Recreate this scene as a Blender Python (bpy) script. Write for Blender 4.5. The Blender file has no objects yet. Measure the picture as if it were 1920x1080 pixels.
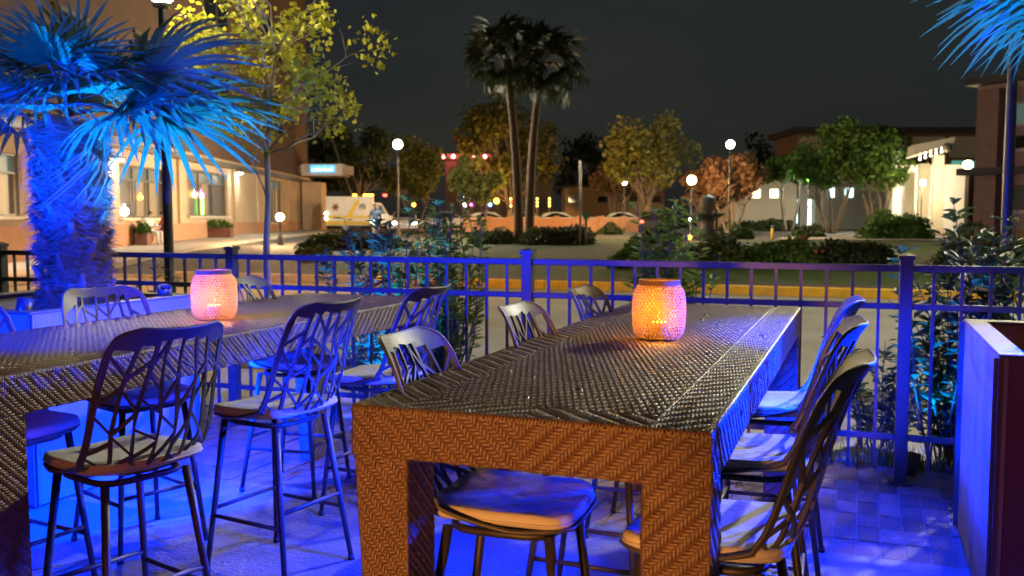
import bpy, bmesh, math, random
import numpy as np
from mathutils import Vector, Matrix, Euler
from mathutils.geometry import delaunay_2d_cdt

rng = np.random.default_rng(7)
random.seed(7)
SC = bpy.context.scene
COL = SC.collection
PI = math.pi
R = math.radians

# ------------------------------------------------------------------ camera
EYE = Vector((0.0, 0.0, 1.49))
PITCH, YAW, FPX = R(4.298), R(20.686), 1743.0
FH = Vector((-math.sin(YAW), math.cos(YAW), 0.0))
RT = Vector((math.cos(YAW), math.sin(YAW), 0.0))
cd = bpy.data.cameras.new('camera')
cam = bpy.data.objects.new('camera', cd)
COL.objects.link(cam)
cam.location = EYE
cam.rotation_euler = (R(90) - PITCH, 0.0, YAW)
cd.sensor_width = 36.0
cd.lens = 36.0 * FPX / 1920.0
cd.clip_start = 0.05
cd.clip_end = 3000.0
cd.dof.use_dof = True
cd.dof.focus_distance = 2.9
cd.dof.aperture_fstop = 5.0
SC.camera = cam

# ------------------------------------------------------------------ night sky, moon, exposure
W = bpy.data.worlds.new('World')
SC.world = W
W.use_nodes = True
nt = W.node_tree
nt.nodes.clear()
wo = nt.nodes.new('ShaderNodeOutputWorld')
sky = nt.nodes.new('ShaderNodeTexSky')
sky.sky_type = 'NISHITA'
sky.sun_disc = False
sky.sun_elevation = R(3.0)
sky.sun_rotation = R(140)
bg1 = nt.nodes.new('ShaderNodeBackground')
bg1.inputs['Strength'].default_value = 0.003
nt.links.new(sky.outputs[0], bg1.inputs[0])
# city glow on the low cloud deck
tc = nt.nodes.new('ShaderNodeTexCoord')
mp = nt.nodes.new('ShaderNodeMapping')
mp.inputs['Scale'].default_value = (1.0, 1.0, 2.6)
nz = nt.nodes.new('ShaderNodeTexNoise')
nz.inputs['Scale'].default_value = 2.2
nz.inputs['Detail'].default_value = 5.0
cr = nt.nodes.new('ShaderNodeValToRGB')
cr.color_ramp.elements[0].position = 0.3
cr.color_ramp.elements[0].color = (0.0075, 0.0095, 0.0135, 1)
cr.color_ramp.elements[1].position = 0.72
cr.color_ramp.elements[1].color = (0.0185, 0.0195, 0.0180, 1)
nt.links.new(tc.outputs['Generated'], mp.inputs[0])
nt.links.new(mp.outputs[0], nz.inputs['Vector'])
nt.links.new(nz.outputs['Fac'], cr.inputs[0])
bg2 = nt.nodes.new('ShaderNodeBackground')
bg2.inputs['Strength'].default_value = 1.0
nt.links.new(cr.outputs[0], bg2.inputs[0])
ad = nt.nodes.new('ShaderNodeAddShader')
nt.links.new(bg1.outputs[0], ad.inputs[0])
nt.links.new(bg2.outputs[0], ad.inputs[1])
nt.links.new(ad.outputs[0], wo.inputs[0])

moon = bpy.data.lights.new('moon', 'SUN')
moon.energy = 0.02
moon.angle = R(0.5)
moon.color = (0.85, 0.9, 1.0)
mo = bpy.data.objects.new('moon', moon)
mo.rotation_euler = (R(55), 0, R(140))
COL.objects.link(mo)

SC.view_settings.view_transform = 'Standard'
SC.view_settings.look = 'None'
SC.view_settings.exposure = 0.0
SC.view_settings.gamma = 1.0
SC.render.engine = 'CYCLES'
SC.cycles.use_denoising = True
SC.cycles.sample_clamp_indirect = 4.0
SC.cycles.sample_clamp_direct = 40.0
SC.cycles.caustics_reflective = False
SC.cycles.caustics_refractive = False
SC.cycles.max_bounces = 6
SC.cycles.transparent_max_bounces = 8

BLUE = (0.0, 0.022, 1.0)
AZURE = (0.0, 0.22, 1.0)


def lamp(name, kind, loc, power, color, aim=None, size=0.05, cone=60, blend=0.5):
    l = bpy.data.lights.new(name, kind)
    l.energy = power
    l.color = color
    o = bpy.data.objects.new(name, l)
    o.location = loc
    if kind == 'SPOT':
        l.spot_size = R(cone)
        l.spot_blend = blend
    if kind == 'AREA':
        l.size = size
    else:
        l.shadow_soft_size = size
    if aim is not None:
        o.rotation_euler = (Vector(aim) - Vector(loc)).to_track_quat('-Z', 'Y').to_euler()
    COL.objects.link(o)
    return o


# lamps of the place outside the frame: a street lamp beyond the fence, the warm bar front behind the
# camera, unseen blue floods over the patio, and a fill for the palm crown
lamp('street_light', 'SPOT', (5.7, 17.3, 9.4), 4000, (0.84, 1.0, 0.86), (-0.80, 3.6, 0.8), 0.03, 20, 0.5)
lamp('street_light_wide', 'SPOT', (5.7, 17.3, 9.35), 4600, (1.0, 0.93, 0.66), (2.0, 15.5, 0.0), 0.16, 112, 0.4)
lamp('bar_front_light', 'SPOT', (-0.50, -2.7, 0.93), 1080, (1.0, 0.36, 0.07), (-0.80, 2.03, 0.70), 0.20, 17, 0.5)
lamp('bar_glow', 'SPOT', (-0.6, -2.2, 1.6), 150, (1.0, 0.17, 0.05), (-2.3, 2.3, 0.75), 0.3, 24, 0.8)
lamp('bar_glow_side', 'SPOT', (1.5, 0.4, 1.9), 60, (1.0, 0.16, 0.08), (1.05, 3.63, 0.7), 0.3, 36, 0.6)
lamp('blue_flood_right', 'SPOT', (0.34, 3.72, 2.55), 1900, BLUE, (0.06, 4.1, 0.40), 0.05, 56, 0.5)
lamp('blue_palm_fill', 'SPOT', (-3.7, 1.1, 1.7), 1300, (0.0, 0.10, 1.0), (-4.15, 4.2, 2.36), 0.05, 34, 0.6)  # added fill on the camera side of the palm crown
lamp('blue_flood_left', 'SPOT', (-3.9, 1.4, 2.1), 2300, BLUE, (-3.15, 4.3, 0.80), 0.06, 72, 0.45)

# ------------------------------------------------------------------ helpers


def gz(x, y):
    """height of the ground beyond the far kerb: it climbs a little"""
    return float(np.interp(y, [20.2, 28, 40, 65, 2000], [0.0, 0.27, 0.42, 0.53, 0.55]))


def hp(px, d, z=None):
    """point d metres ahead of the camera in the direction of photo column px, on the ground or at height z"""
    p = FH * d + RT * ((px - 960.0) / 1748.0 * d)
    return Vector((p.x, p.y, gz(p.x, p.y) if z is None else z))


def zz(py, d):
    return 1.49 + (409.0 - py) * d / 1748.0


class MB:
    def __init__(s):
        s.v = []
        s.f = []
        s.n = 0

    def add(s, verts, faces):
        b = s.n
        s.v.extend([tuple(map(float, p)) for p in verts])
        s.f.extend([tuple(int(i) + b for i in q) for q in faces])
        s.n += len(verts)

    def box(s, lo, hi, M=None):
        x0, y0, z0 = lo
        x1, y1, z1 = hi
        v = [(x0, y0, z0), (x1, y0, z0), (x1, y1, z0), (x0, y1, z0), (x0, y0, z1), (x1, y0, z1), (x1, y1, z1), (x0, y1, z1)]
        if M is not None:
            v = [M @ Vector(p) for p in v]
        s.add(v, [(3, 2, 1, 0), (4, 5, 6, 7), (0, 1, 5, 4), (1, 2, 6, 5), (2, 3, 7, 6), (3, 0, 4, 7)])

    def tube(s, pts, rad, n=8, cap=True, ref=None):
        pts = [Vector(p) for p in pts]
        if not hasattr(rad, '__len__'):
            rad = [rad] * len(pts)
        vs, fs = [], []
        prev = None
        for i, p in enumerate(pts):
            a = pts[max(i - 1, 0)]
            b = pts[min(i + 1, len(pts) - 1)]
            t = (b - a)
            if t.length < 1e-9:
                t = Vector((0, 0, 1))
            t.normalize()
            if prev is None:
                u = t.orthogonal().normalized()
            else:
                u = prev - t * prev.dot(t)
                if u.length < 1e-6:
                    u = t.orthogonal()
                u.normalize()
            prev = u
            w = t.cross(u)
            for k in range(n):
                an = 2 * PI * k / n
                vs.append(p + (u * math.cos(an) + w * math.sin(an)) * rad[i])
        for i in range(len(pts) - 1):
            for k in range(n):
                k2 = (k + 1) % n
                fs.append((i * n + k, i * n + k2, (i + 1) * n + k2, (i + 1) * n + k))
        if cap:
            fs.append(tuple(range(n - 1, -1, -1)))
            m = (len(pts) - 1) * n
            fs.append(tuple(m + k for k in range(n)))
        s.add(vs, fs)

    def ring(s, pts, rad, n=6):
        """closed tube"""
        pts = [Vector(p) for p in pts]
        m = len(pts)
        vs, fs = [], []
        prev = None
        for i, p in enumerate(pts):
            t = (pts[(i + 1) % m] - pts[i - 1]).normalized()
            if prev is None:
                u = t.orthogonal().normalized()
            else:
                u = (prev - t * prev.dot(t)).normalized()
            prev = u
            w = t.cross(u)
            for k in range(n):
                an = 2 * PI * k / n
                vs.append(p + (u * math.cos(an) + w * math.sin(an)) * rad)
        for i in range(m):
            j = (i + 1) % m
            for k in range(n):
                k2 = (k + 1) % n
                fs.append((i * n + k, i * n + k2, j * n + k2, j * n + k))
        s.add(vs, fs)

    def lathe(s, prof, c=(0, 0, 0), n=24):
        vs, fs = [], []
        for r, z in prof:
            for k in range(n):
                a = 2 * PI * k / n
                vs.append((c[0] + r * math.cos(a), c[1] + r * math.sin(a), c[2] + z))
        for i in range(len(prof) - 1):
            for k in range(n):
                k2 = (k + 1) % n
                fs.append((i * n + k, i * n + k2, (i + 1) * n + k2, (i + 1) * n + k))
        s.add(vs, fs)

    def ball(s, c, r, n=10, m=6, sq=(1, 1, 1)):
        vs, fs = [], []
        for i in range(m + 1):
            t = PI * i / m
            for k in range(n):
                a = 2 * PI * k / n
                vs.append((c[0] + sq[0] * r * math.sin(t) * math.cos(a), c[1] + sq[1] * r * math.sin(t) * math.sin(a), c[2] + sq[2] * r * math.cos(t)))
        for i in range(m):
            for k in range(n):
                k2 = (k + 1) % n
                fs.append((i * n + k, (i + 1) * n + k, (i + 1) * n + k2, i * n + k2))
        s.add(vs, fs)

    def prism(s, poly, z0, z1):
        n = len(poly)
        v = [(p[0], p[1], z0) for p in poly] + [(p[0], p[1], z1) for p in poly]
        f = [tuple(range(n - 1, -1, -1)), tuple(range(n, 2 * n))] + [(i, (i + 1) % n, n + (i + 1) % n, n + i) for i in range(n)]
        s.add(v, f)

    def build(s, name, mat, parent=None, smooth=False, kind=None, label=None, loc=None, bevel=0):
        me = bpy.data.meshes.new(name)
        me.from_pydata(s.v, [], s.f)
        me.materials.append(MAT[mat] if isinstance(mat, str) else mat)
        if smooth:
            me.polygons.foreach_set('use_smooth', [True] * len(me.polygons))
        me.update()
        o = bpy.data.objects.new(name, me)
        COL.objects.link(o)
        if parent is not None:
            o.parent = parent
        if kind:
            o['kind'] = kind
        if label:
            o['label'] = label
        if loc is not None:
            o.location = loc
        if bevel:
            b = o.modifiers.new('edge', 'BEVEL')
            b.width = bevel
            b.segments = 2
            b.limit_method = 'ANGLE'
        return o


def npobj(name, V, F, mat, parent=None, smooth=False, kind=None):
    """mesh from numpy arrays: V (n,3), F (m,k)"""
    me = bpy.data.meshes.new(name)
    V = np.asarray(V, dtype=np.float32)
    F = np.asarray(F, dtype=np.int32)
    me.vertices.add(len(V))
    me.vertices.foreach_set('co', V.ravel())
    k = F.shape[1]
    me.loops.add(F.size)
    me.loops.foreach_set('vertex_index', F.ravel())
    me.polygons.add(len(F))
    me.polygons.foreach_set('loop_start', np.arange(0, F.size, k, dtype=np.int32))
    me.polygons.foreach_set('loop_total', np.full(len(F), k, dtype=np.int32))
    if smooth:
        me.polygons.foreach_set('use_smooth', np.ones(len(F), dtype=bool))
    me.update(calc_edges=True)
    me.validate()
    me.materials.append(MAT[mat] if isinstance(mat, str) else mat)
    o = bpy.data.objects.new(name, me)
    COL.objects.link(o)
    if parent is not None:
        o.parent = parent
    if kind:
        o['kind'] = kind
    return o


def thing(name, label, cat, loc=(0, 0, 0), rz=0.0, group=None):
    o = bpy.data.objects.new(name, None)
    o.empty_display_size = 0.1
    COL.objects.link(o)
    o.location = loc
    o.rotation_euler = (0, 0, rz)
    return tag(o, label, cat, group)


def tag(o, label, cat, group=None, kind=None):
    o['label'] = label
    o['category'] = cat
    if group:
        o['group'] = group
    if kind:
        o['kind'] = kind
    return o


def copy_tree(root, loc, rz, label, group=None, scale=None):
    r = root.copy()
    COL.objects.link(r)
    r.location = loc
    r.rotation_euler = (0, 0, rz)
    if scale:
        r.scale = scale
    r['label'] = label
    if group:
        r['group'] = group
    for ch in list(root.children):
        c = ch.copy()
        COL.objects.link(c)
        c.parent = r
        for g in list(ch.children):
            e = g.copy()
            COL.objects.link(e)
            e.parent = c
    return r


def struct(o):
    o['kind'] = 'structure'
    return o


# ------------------------------------------------------------------ materials
MAT = {}


def mat(name, color, rough=0.6, color2=None, scale=8.0, bump=0.0, bscale=None, spec=0.5, metal=0.0, emit=None, estr=0.0,
        trans=0.0, detail=5.0, coord='Object', stretch=(1, 1, 1), coat=0.0, contrast=(0.35, 0.65), rand=0.0):
    m = bpy.data.materials.new(name)
    m.use_nodes = True
    t = m.node_tree
    b = t.nodes['Principled BSDF']
    b.inputs['Base Color'].default_value = (*color, 1)
    b.inputs['Roughness'].default_value = rough
    b.inputs['Metallic'].default_value = metal
    b.inputs['Specular IOR Level'].default_value = spec
    b.inputs['Coat Weight'].default_value = coat
    b.inputs['Coat Roughness'].default_value = 0.15
    if emit is not None:
        b.inputs['Emission Color'].default_value = (*emit, 1)
        b.inputs['Emission Strength'].default_value = estr
    if color2 is not None or bump:
        tc = t.nodes.new('ShaderNodeTexCoord')
        mp = t.nodes.new('ShaderNodeMapping')
        mp.inputs['Scale'].default_value = stretch
        t.links.new(tc.outputs[coord], mp.inputs[0])
    if color2 is not None:
        n = t.nodes.new('ShaderNodeTexNoise')
        n.inputs['Scale'].default_value = scale
        n.inputs['Detail'].default_value = detail
        n.inputs['Roughness'].default_value = 0.62
        t.links.new(mp.outputs[0], n.inputs['Vector'])
        r = t.nodes.new('ShaderNodeValToRGB')
        r.color_ramp.elements[0].position = contrast[0]
        r.color_ramp.elements[1].position = contrast[1]
        r.color_ramp.elements[0].color = (*color, 1)
        r.color_ramp.elements[1].color = (*color2, 1)
        t.links.new(n.outputs['Fac'], r.inputs[0])
        if rand:
            oi = t.nodes.new('ShaderNodeObjectInfo')
            hs = t.nodes.new('ShaderNodeHueSaturation')
            m1 = t.nodes.new('ShaderNodeMapRange')
            m1.inputs['To Min'].default_value = 1 - rand
            m1.inputs['To Max'].default_value = 1 + rand
            t.links.new(oi.outputs['Random'], m1.inputs['Value'])
            t.links.new(m1.outputs[0], hs.inputs['Value'])
            t.links.new(r.outputs[0], hs.inputs['Color'])
            r = hs
        t.links.new(r.outputs[0], b.inputs['Base Color'])
        # a little uneven gloss too
        mr = t.nodes.new('ShaderNodeMapRange')
        mr.inputs['To Min'].default_value = max(rough - 0.1, 0.05)
        mr.inputs['To Max'].default_value = min(rough + 0.1, 1.0)
        t.links.new(n.outputs['Fac'], mr.inputs['Value'])
        t.links.new(mr.outputs[0], b.inputs['Roughness'])
    if bump:
        n2 = t.nodes.new('ShaderNodeTexNoise')
        n2.inputs['Scale'].default_value = bscale or scale * 4
        n2.inputs['Detail'].default_value = 4
        t.links.new(mp.outputs[0], n2.inputs['Vector'])
        bp = t.nodes.new('ShaderNodeBump')
        bp.inputs['Strength'].default_value = bump
        bp.inputs['Distance'].default_value = 0.02
        t.links.new(n2.outputs['Fac'], bp.inputs['Height'])
        t.links.new(bp.outputs[0], b.inputs['Normal'])
    if trans > 0:
        tr = t.nodes.new('ShaderNodeBsdfTranslucent')
        mx = t.nodes.new('ShaderNodeMixShader')
        mx.inputs[0].default_value = trans
        tr.inputs[0].default_value = (*color, 1)
        if color2 is not None:
            t.links.new(r.outputs[0], tr.inputs[0])
        out = [x for x in t.nodes if x.type == 'OUTPUT_MATERIAL'][0]
        t.links.new(b.outputs[0], mx.inputs[1])
        t.links.new(tr.outputs[0], mx.inputs[2])
        t.links.new(mx.outputs[0], out.inputs[0])
    MAT[name] = m
    return m


def glow(name, color, strength):
    m = bpy.data.materials.new(name)
    m.use_nodes = True
    t = m.node_tree
    b = t.nodes['Principled BSDF']
    b.inputs['Base Color'].default_value = (0.08, 0.08, 0.08, 1)
    b.inputs['Emission Color'].default_value = (*color, 1)
    b.inputs['Emission Strength'].default_value = strength
    MAT[name] = m


mat('wicker', (0.115, 0.066, 0.044), 0.36, (0.185, 0.108, 0.072), 25, 0.2, 400, spec=0.7, detail=9, contrast=(.3, .7))
mat('wicker_core', (0.02, 0.012, 0.008), 0.7, (0.03, 0.018, 0.012), 40)
mat('chair_shell', (0.072, 0.069, 0.066), 0.46, (0.10, 0.096, 0.09), 14, 0.08, 300, spec=0.6)
mat('chair_metal', (0.045, 0.042, 0.042), 0.42, (0.07, 0.064, 0.06), 20, 0.1, 200, metal=0.3)
mat('cushion', (0.60, 0.58, 0.55), 0.85, (0.68, 0.66, 0.63), 9, 0.5, 16, spec=0.2)
mat('iron', (0.036, 0.038, 0.045), 0.36, (0.05, 0.052, 0.06), 12, 0.12, 120, spec=0.6)
mat('planter_paint', (0.23, 0.22, 0.21), 0.5, (0.30, 0.29, 0.28), 3, 0.2, 50, detail=8, stretch=(1, 1, .35), contrast=(.3, .6))
mat('planter_red_brown', (0.10, 0.04, 0.03), 0.6, (0.16, 0.065, 0.042), 3, 0.3, 50, detail=8, stretch=(1, 1, .35), contrast=(.3, .7))
mat('soil', (0.03, 0.02, 0.014), 0.95, (0.06, 0.04, 0.028), 20, 0.9, 60)
mat('ceramic', (0.36, 0.25, 0.14), 0.6, trans=0.22, spec=0.2)
mat('candle', (0.8, 0.7, 0.5), 0.5)
mat('brick', (0.17, 0.10, 0.085), 0.75, (0.27, 0.17, 0.15), 9, 0.8, 70, rand=0.45)
mat('mortar', (0.26, 0.24, 0.22), 0.9, (0.34, 0.31, 0.28), 25, 0.4, 120)
mat('concrete', (0.10, 0.10, 0.105), 0.62, (0.22, 0.215, 0.22), 2.2, 0.5, 45, detail=9, contrast=(.3, .7))
mat('sidewalk', (0.33, 0.32, 0.28), 0.85, (0.43, 0.41, 0.36), 2.0, 0.25, 50)
mat('asphalt', (0.055, 0.05, 0.046), 0.82, (0.085, 0.08, 0.074), 1.2, 0.5, 60, spec=0.4)
mat('street_concrete', (0.22, 0.215, 0.19), 0.85, (0.31, 0.30, 0.265), 0.7, 0.3, 30)
mat('kerb_yellow', (0.80, 0.46, 0.01), 0.6, (0.60, 0.34, 0.02), 5, 0.3, 50)
mat('kerb_plain', (0.36, 0.34, 0.31), 0.8, (0.28, 0.27, 0.25), 5, 0.3, 50)
mat('lawn', (0.02, 0.045, 0.004), 0.9, (0.045, 0.075, 0.008), 1.5, 0.8, 40)
mat('mulch', (0.05, 0.034, 0.022), 0.95, (0.09, 0.06, 0.04), 8, 0.9, 40)
mat('paving', (0.34, 0.29, 0.23), 0.85, (0.42, 0.36, 0.29), 1.0, 0.2, 20)
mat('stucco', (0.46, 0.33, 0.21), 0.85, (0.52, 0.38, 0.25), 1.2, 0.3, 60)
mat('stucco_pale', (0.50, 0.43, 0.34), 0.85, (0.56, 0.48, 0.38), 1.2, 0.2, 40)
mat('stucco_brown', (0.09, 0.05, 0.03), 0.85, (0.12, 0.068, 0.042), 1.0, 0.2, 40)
mat('stucco_red', (0.42, 0.22, 0.12), 0.85, (0.48, 0.26, 0.15), 1.0, 0.2, 40)
mat('trim', (0.10, 0.09, 0.08), 0.5, (0.13, 0.12, 0.11), 6)
mat('pale_trim', (0.55, 0.50, 0.42), 0.6, (0.62, 0.57, 0.48), 5)
mat('dark_glass', (0.015, 0.017, 0.02), 0.08, spec=0.7)
mat('tan_panel', (0.60, 0.50, 0.38), 0.7, (0.66, 0.56, 0.43), 3)
mat('brown_panel', (0.22, 0.13, 0.09), 0.7, (0.27, 0.16, 0.11), 3)
mat('roof_dark', (0.05, 0.045, 0.042), 0.8, (0.07, 0.06, 0.055), 3)
mat('bark', (0.10, 0.075, 0.055), 0.9, (0.16, 0.12, 0.09), 14, 0.6, 50, stretch=(1, 1, 0.3))
mat('bark_pale', (0.24, 0.21, 0.17), 0.85, (0.32, 0.28, 0.22), 14, 0.5, 50, stretch=(1, 1, 0.3))
mat('palm_bark_dark', (0.06, 0.04, 0.03), 0.95, (0.09, 0.06, 0.04), 10, 0.6, 40)
mat('palm_bark', (0.14, 0.095, 0.06), 0.95, (0.22, 0.15, 0.10), 18, 0.8, 60)
mat('fibre', (0.15, 0.11, 0.08), 0.9, (0.24, 0.18, 0.13), 18, trans=0.2)
mat('frond', (0.05, 0.10, 0.06), 0.40, (0.09, 0.15, 0.085), 5, trans=0.28, spec=0.5)
mat('frond_dark', (0.014, 0.024, 0.010), 0.7, (0.026, 0.036, 0.014), 2, trans=0.2)
mat('frond_dry', (0.30, 0.26, 0.16), 0.6, (0.36, 0.31, 0.2), 5, trans=0.3)
mat('leaf_yellow', (0.28, 0.31, 0.03), 0.55, (0.38, 0.38, 0.035), 2.5, trans=0.4)
mat('leaf_olive', (0.075, 0.085, 0.012), 0.7, (0.14, 0.13, 0.016), 0.9, trans=0.35)
mat('leaf_green', (0.04, 0.10, 0.012), 0.7, (0.08, 0.15, 0.02), 0.9, trans=0.35)
mat('leaf_dark', (0.03, 0.05, 0.016), 0.7, (0.055, 0.075, 0.02), 0.9, trans=0.3)
mat('leaf_russet', (0.10, 0.045, 0.016), 0.7, (0.14, 0.07, 0.02), 0.9, trans=0.35)
mat('leaf_shrub', (0.05, 0.095, 0.06), 0.5, (0.09, 0.15, 0.085), 6, trans=0.25, spec=0.3)
mat('leaf_bright', (0.09, 0.18, 0.04), 0.42, (0.17, 0.26, 0.06), 6, trans=0.45, spec=0.5)
mat('grass_blade', (0.06, 0.11, 0.025), 0.6, (0.10, 0.15, 0.035), 3, trans=0.3)
mat('rose', (0.55, 0.06, 0.12), 0.6)
mat('white_paint', (0.72, 0.71, 0.68), 0.35, (0.66, 0.65, 0.62), 3)
mat('yellow_paint', (0.70, 0.50, 0.03), 0.4)
mat('car_silver', (0.42, 0.42, 0.43), 0.25, metal=0.3, coat=0.6)
mat('car_white', (0.68, 0.68, 0.67), 0.25, coat=0.6)
mat('car_red', (0.32, 0.03, 0.025), 0.25, coat=0.6)
mat('car_dark', (0.03, 0.032, 0.04), 0.25, coat=0.6)
mat('rubber', (0.02, 0.02, 0.02), 0.8)
mat('rim', (0.16, 0.16, 0.17), 0.4, metal=0.8)
mat('denim', (0.06, 0.10, 0.20), 0.85, (0.09, 0.13, 0.25), 12)
mat('skin', (0.42, 0.26, 0.18), 0.55)
mat('hair', (0.02, 0.014, 0.01), 0.6)
mat('grey_cloth', (0.30, 0.28, 0.27), 0.85)
mat('black_cloth', (0.025, 0.025, 0.03), 0.85)
mat('white_cloth', (0.6, 0.58, 0.56), 0.85)
mat('maroon_cloth', (0.20, 0.04, 0.05), 0.85)
mat('teal_paint', (0.03, 0.22, 0.24), 0.4)
mat('fountain_stone', (0.07, 0.065, 0.06), 0.6, (0.10, 0.09, 0.08), 6, 0.3, 30)
glow('flame', (1.0, 0.45, 0.06), 1.2)
glow('lamp_white', (1.0, 0.90, 0.66), 3400)
glow('lamp_sodium', (1.0, 0.42, 0.11), 3600)
glow('lamp_amber', (1.0, 0.50, 0.14), 3000)
glow('lamp_cool', (0.80, 1.0, 0.90), 950)
glow('lamp_warm', (1.0, 0.58, 0.26), 1800)
glow('lamp_head', (1.0, 0.80, 0.30), 750)
glow('lamp_small', (1.0, 0.80, 0.42), 900)
glow('lamp_cream', (1.0, 0.78, 0.40), 850)
glow('lamp_globe', (1.0, 0.84, 0.5), 120)
glow('sconce_glow', (1.0, 0.97, 0.80), 420)
glow('window_glow', (1.0, 0.95, 0.55), 4.0)
glow('door_glow', (0.72, 1.0, 0.95), 3.0)
glow('interior_warm', (1.0, 0.58, 0.20), 0.32)
glow('interior_dim', (0.9, 0.55, 0.38), 0.06)
glow('interior_teal', (0.5, 1.0, 0.85), 0.10)
glow('upper_teal', (0.25, 0.9, 0.7), 0.35)
glow('neon_blue', (0.12, 0.55, 1.0), 1.6)
glow('neon_white', (0.65, 0.9, 1.0), 5.0)
glow('string_bulb', (1.0, 0.60, 0.10), 14)
glow('bulb_white', (1.0, 0.95, 0.85), 26)
glow('string_white', (1.0, 0.9, 0.6), 9)
glow('bulb_red', (1.0, 0.05, 0.03), 14)
glow('bulb_green', (0.25, 1.0, 0.10), 16)
glow('bulb_pink', (1.0, 0.10, 0.45), 14)
glow('bulb_blue', (0.15, 0.35, 1.0), 18)
glow('bulb_amber', (1.0, 0.45, 0.03), 14)
glow('headlight', (1.0, 0.86, 0.55), 60)
glow('phone_screen', (0.55, 1.0, 1.0), 12)
glow('pink_wash', (1.0, 0.16, 0.16), 25)
glow('led_blue', (0.0, 0.2, 1.0), 4)

# ================================================================== SETTING
# far ground: one sheet to the horizon, asphalt
ys = [-60, -8, 20.2, 24, 28, 34, 40, 50, 65, 90, 140, 300, 1500]
xs = [-1500, -200, -60, -30, -10, 10, 40, 200, 1500]
mb = MB()
v = [(x, y, -0.125 if y <= 20.2 else gz(x, y) - 0.02) for y in ys for x in xs]
v = [(p[0], p[1] + (0.001 if p[1] == 20.2 else 0), p[2]) for p in v]
nx = len(xs)
f = [(j * nx + i, j * nx + i + 1, (j + 1) * nx + i + 1, (j + 1) * nx + i) for j in range(len(ys) - 1) for i in range(nx - 1)]
mb.add(v, f)
struct(mb.build('ground', 'asphalt'))


def sheet(name, poly_rows, mat_, lift, label=None):
    """poly_rows: list of (y, x0, x1): a ground sheet that follows the climb"""
    mb = MB()
    v = []
    for y, x0, x1 in poly_rows:
        for k in range(7):
            x = x0 + (x1 - x0) * k / 6
            v.append((x, y, gz(x, y) + lift))
    f = [(j * 7 + i, j * 7 + i + 1, (j + 1) * 7 + i + 1, (j + 1) * 7 + i) for j in range(len(poly_rows) - 1) for i in range(6)]
    mb.add(v, f)
    return struct(mb.build(name, mat_))


# near street between the two kerbs
mb = MB()
mb.add([(-60, 8.75, -0.115), (60, 8.75, -0.115), (60, 19.78, -0.115), (-60, 19.78, -0.115)], [(0, 1, 2, 3)])
struct(mb.build('road', 'street_concrete'))
# park island: lawn with mulch beds behind the yellow kerb
sheet('lawn', [(19.98, -13.2, 40), (24, -14.6, 44), (28, -16, 48), (34, -18, 54), (40, -20, 56), (46, -22, 40)], 'lawn', 0.006)
sheet('planting_bed', [(19.985, -13.1, 38), (21.4, -13.6, 38)], 'mulch', 0.012)
sheet('path', [(47.0, -4, 50), (52, -4, 52), (57, -4, 54)], 'paving', 0.02)
sheet('far_road', [(57.5, -60, 90), (65, -60, 90), (75, -60, 90)], 'asphalt', 0.01)
# far kerb, stone by stone; the unpainted stones are at the bend
kerb = MB()
kerb.box((-60, 19.8, -0.124), (50, 19.94, -0.03))
kerb_o = struct(kerb.build('kerb', 'kerb_plain'))
st = MB()
st.box((0.006, 0, 0), (1.494, 0.19, 0.205))
first = None
for k in range(26):
    x = -17.2 + 1.5 * k
    m_ = 'kerb_yellow' if x > -11.8 else 'kerb_plain'
    o = st.build('kerb_stone', m_, kerb_o, bevel=0.02)
    o.location = (x, 19.79 + random.uniform(-.004, .004), -0.12 + random.uniform(-.003, .004))
# near kerb, planting strip, sidewalk
mb = MB()
mb.box((-60, 8.58, -0.13), (60, 8.74, 0.0))
struct(mb.build('kerb_near', 'kerb_plain', bevel=0.015))
mb = MB()
nx_, ny_ = 90, 6
v = [(-24 + 40 * i / nx_, 7.64 + 0.93 * j / ny_, -0.035 + 0.05 * rng.random()) for j in range(ny_ + 1) for i in range(nx_ + 1)]
f = [(j * (nx_ + 1) + i, j * (nx_ + 1) + i + 1, (j + 1) * (nx_ + 1) + i + 1, (j + 1) * (nx_ + 1) + i) for j in range(ny_) for i in range(nx_)]
mb.add(v, f)
struct(mb.build('planting_strip', 'mulch', smooth=True))
mb = MB()
mb.box((-60, 5.98, -0.2), (60, 7.63, -0.036))
side_o = struct(mb.build('sidewalk', 'mortar'))
sl = MB()
sl.box((0.006, 0.006, 0), (1.494, 1.62, 0.036))
slab_me = None
for k in range(20):
    x = -18 + 1.5 * k
    o = sl.build('paving_slab', 'sidewalk', side_o, bevel=0.008)
    o.location = (x, 5.99, -0.034 + random.uniform(0, .003))
# patio: concrete slab, brick border along the fence
mb = MB()
mb.box((-12, -8, -0.25), (8, 4.30, -0.0))
pat = struct(mb.build('patio', 'concrete'))
mb = MB()
mb.box((-12, 4.30, -0.25), (8, 5.975, -0.008))
bord = struct(mb.build('brick_border', 'mortar'))
bm1 = MB()
bm1.box((0.003, 0.003, -0.03), (0.102, 0.207, 0.0))
me_b = bm1.build('brick', 'brick')
me_brick = me_b.data
bpy.data.objects.remove(me_b)
bevel_bricks = []
cand = []
for r_ in range(8):
    for c_ in range(120):
        x = -10.6 + 0.105 * c_
        if x + 0.1 > 1.5:
            continue
        cand.append((x, 4.303 + 0.21 * r_ + (0.0), r_))
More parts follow.
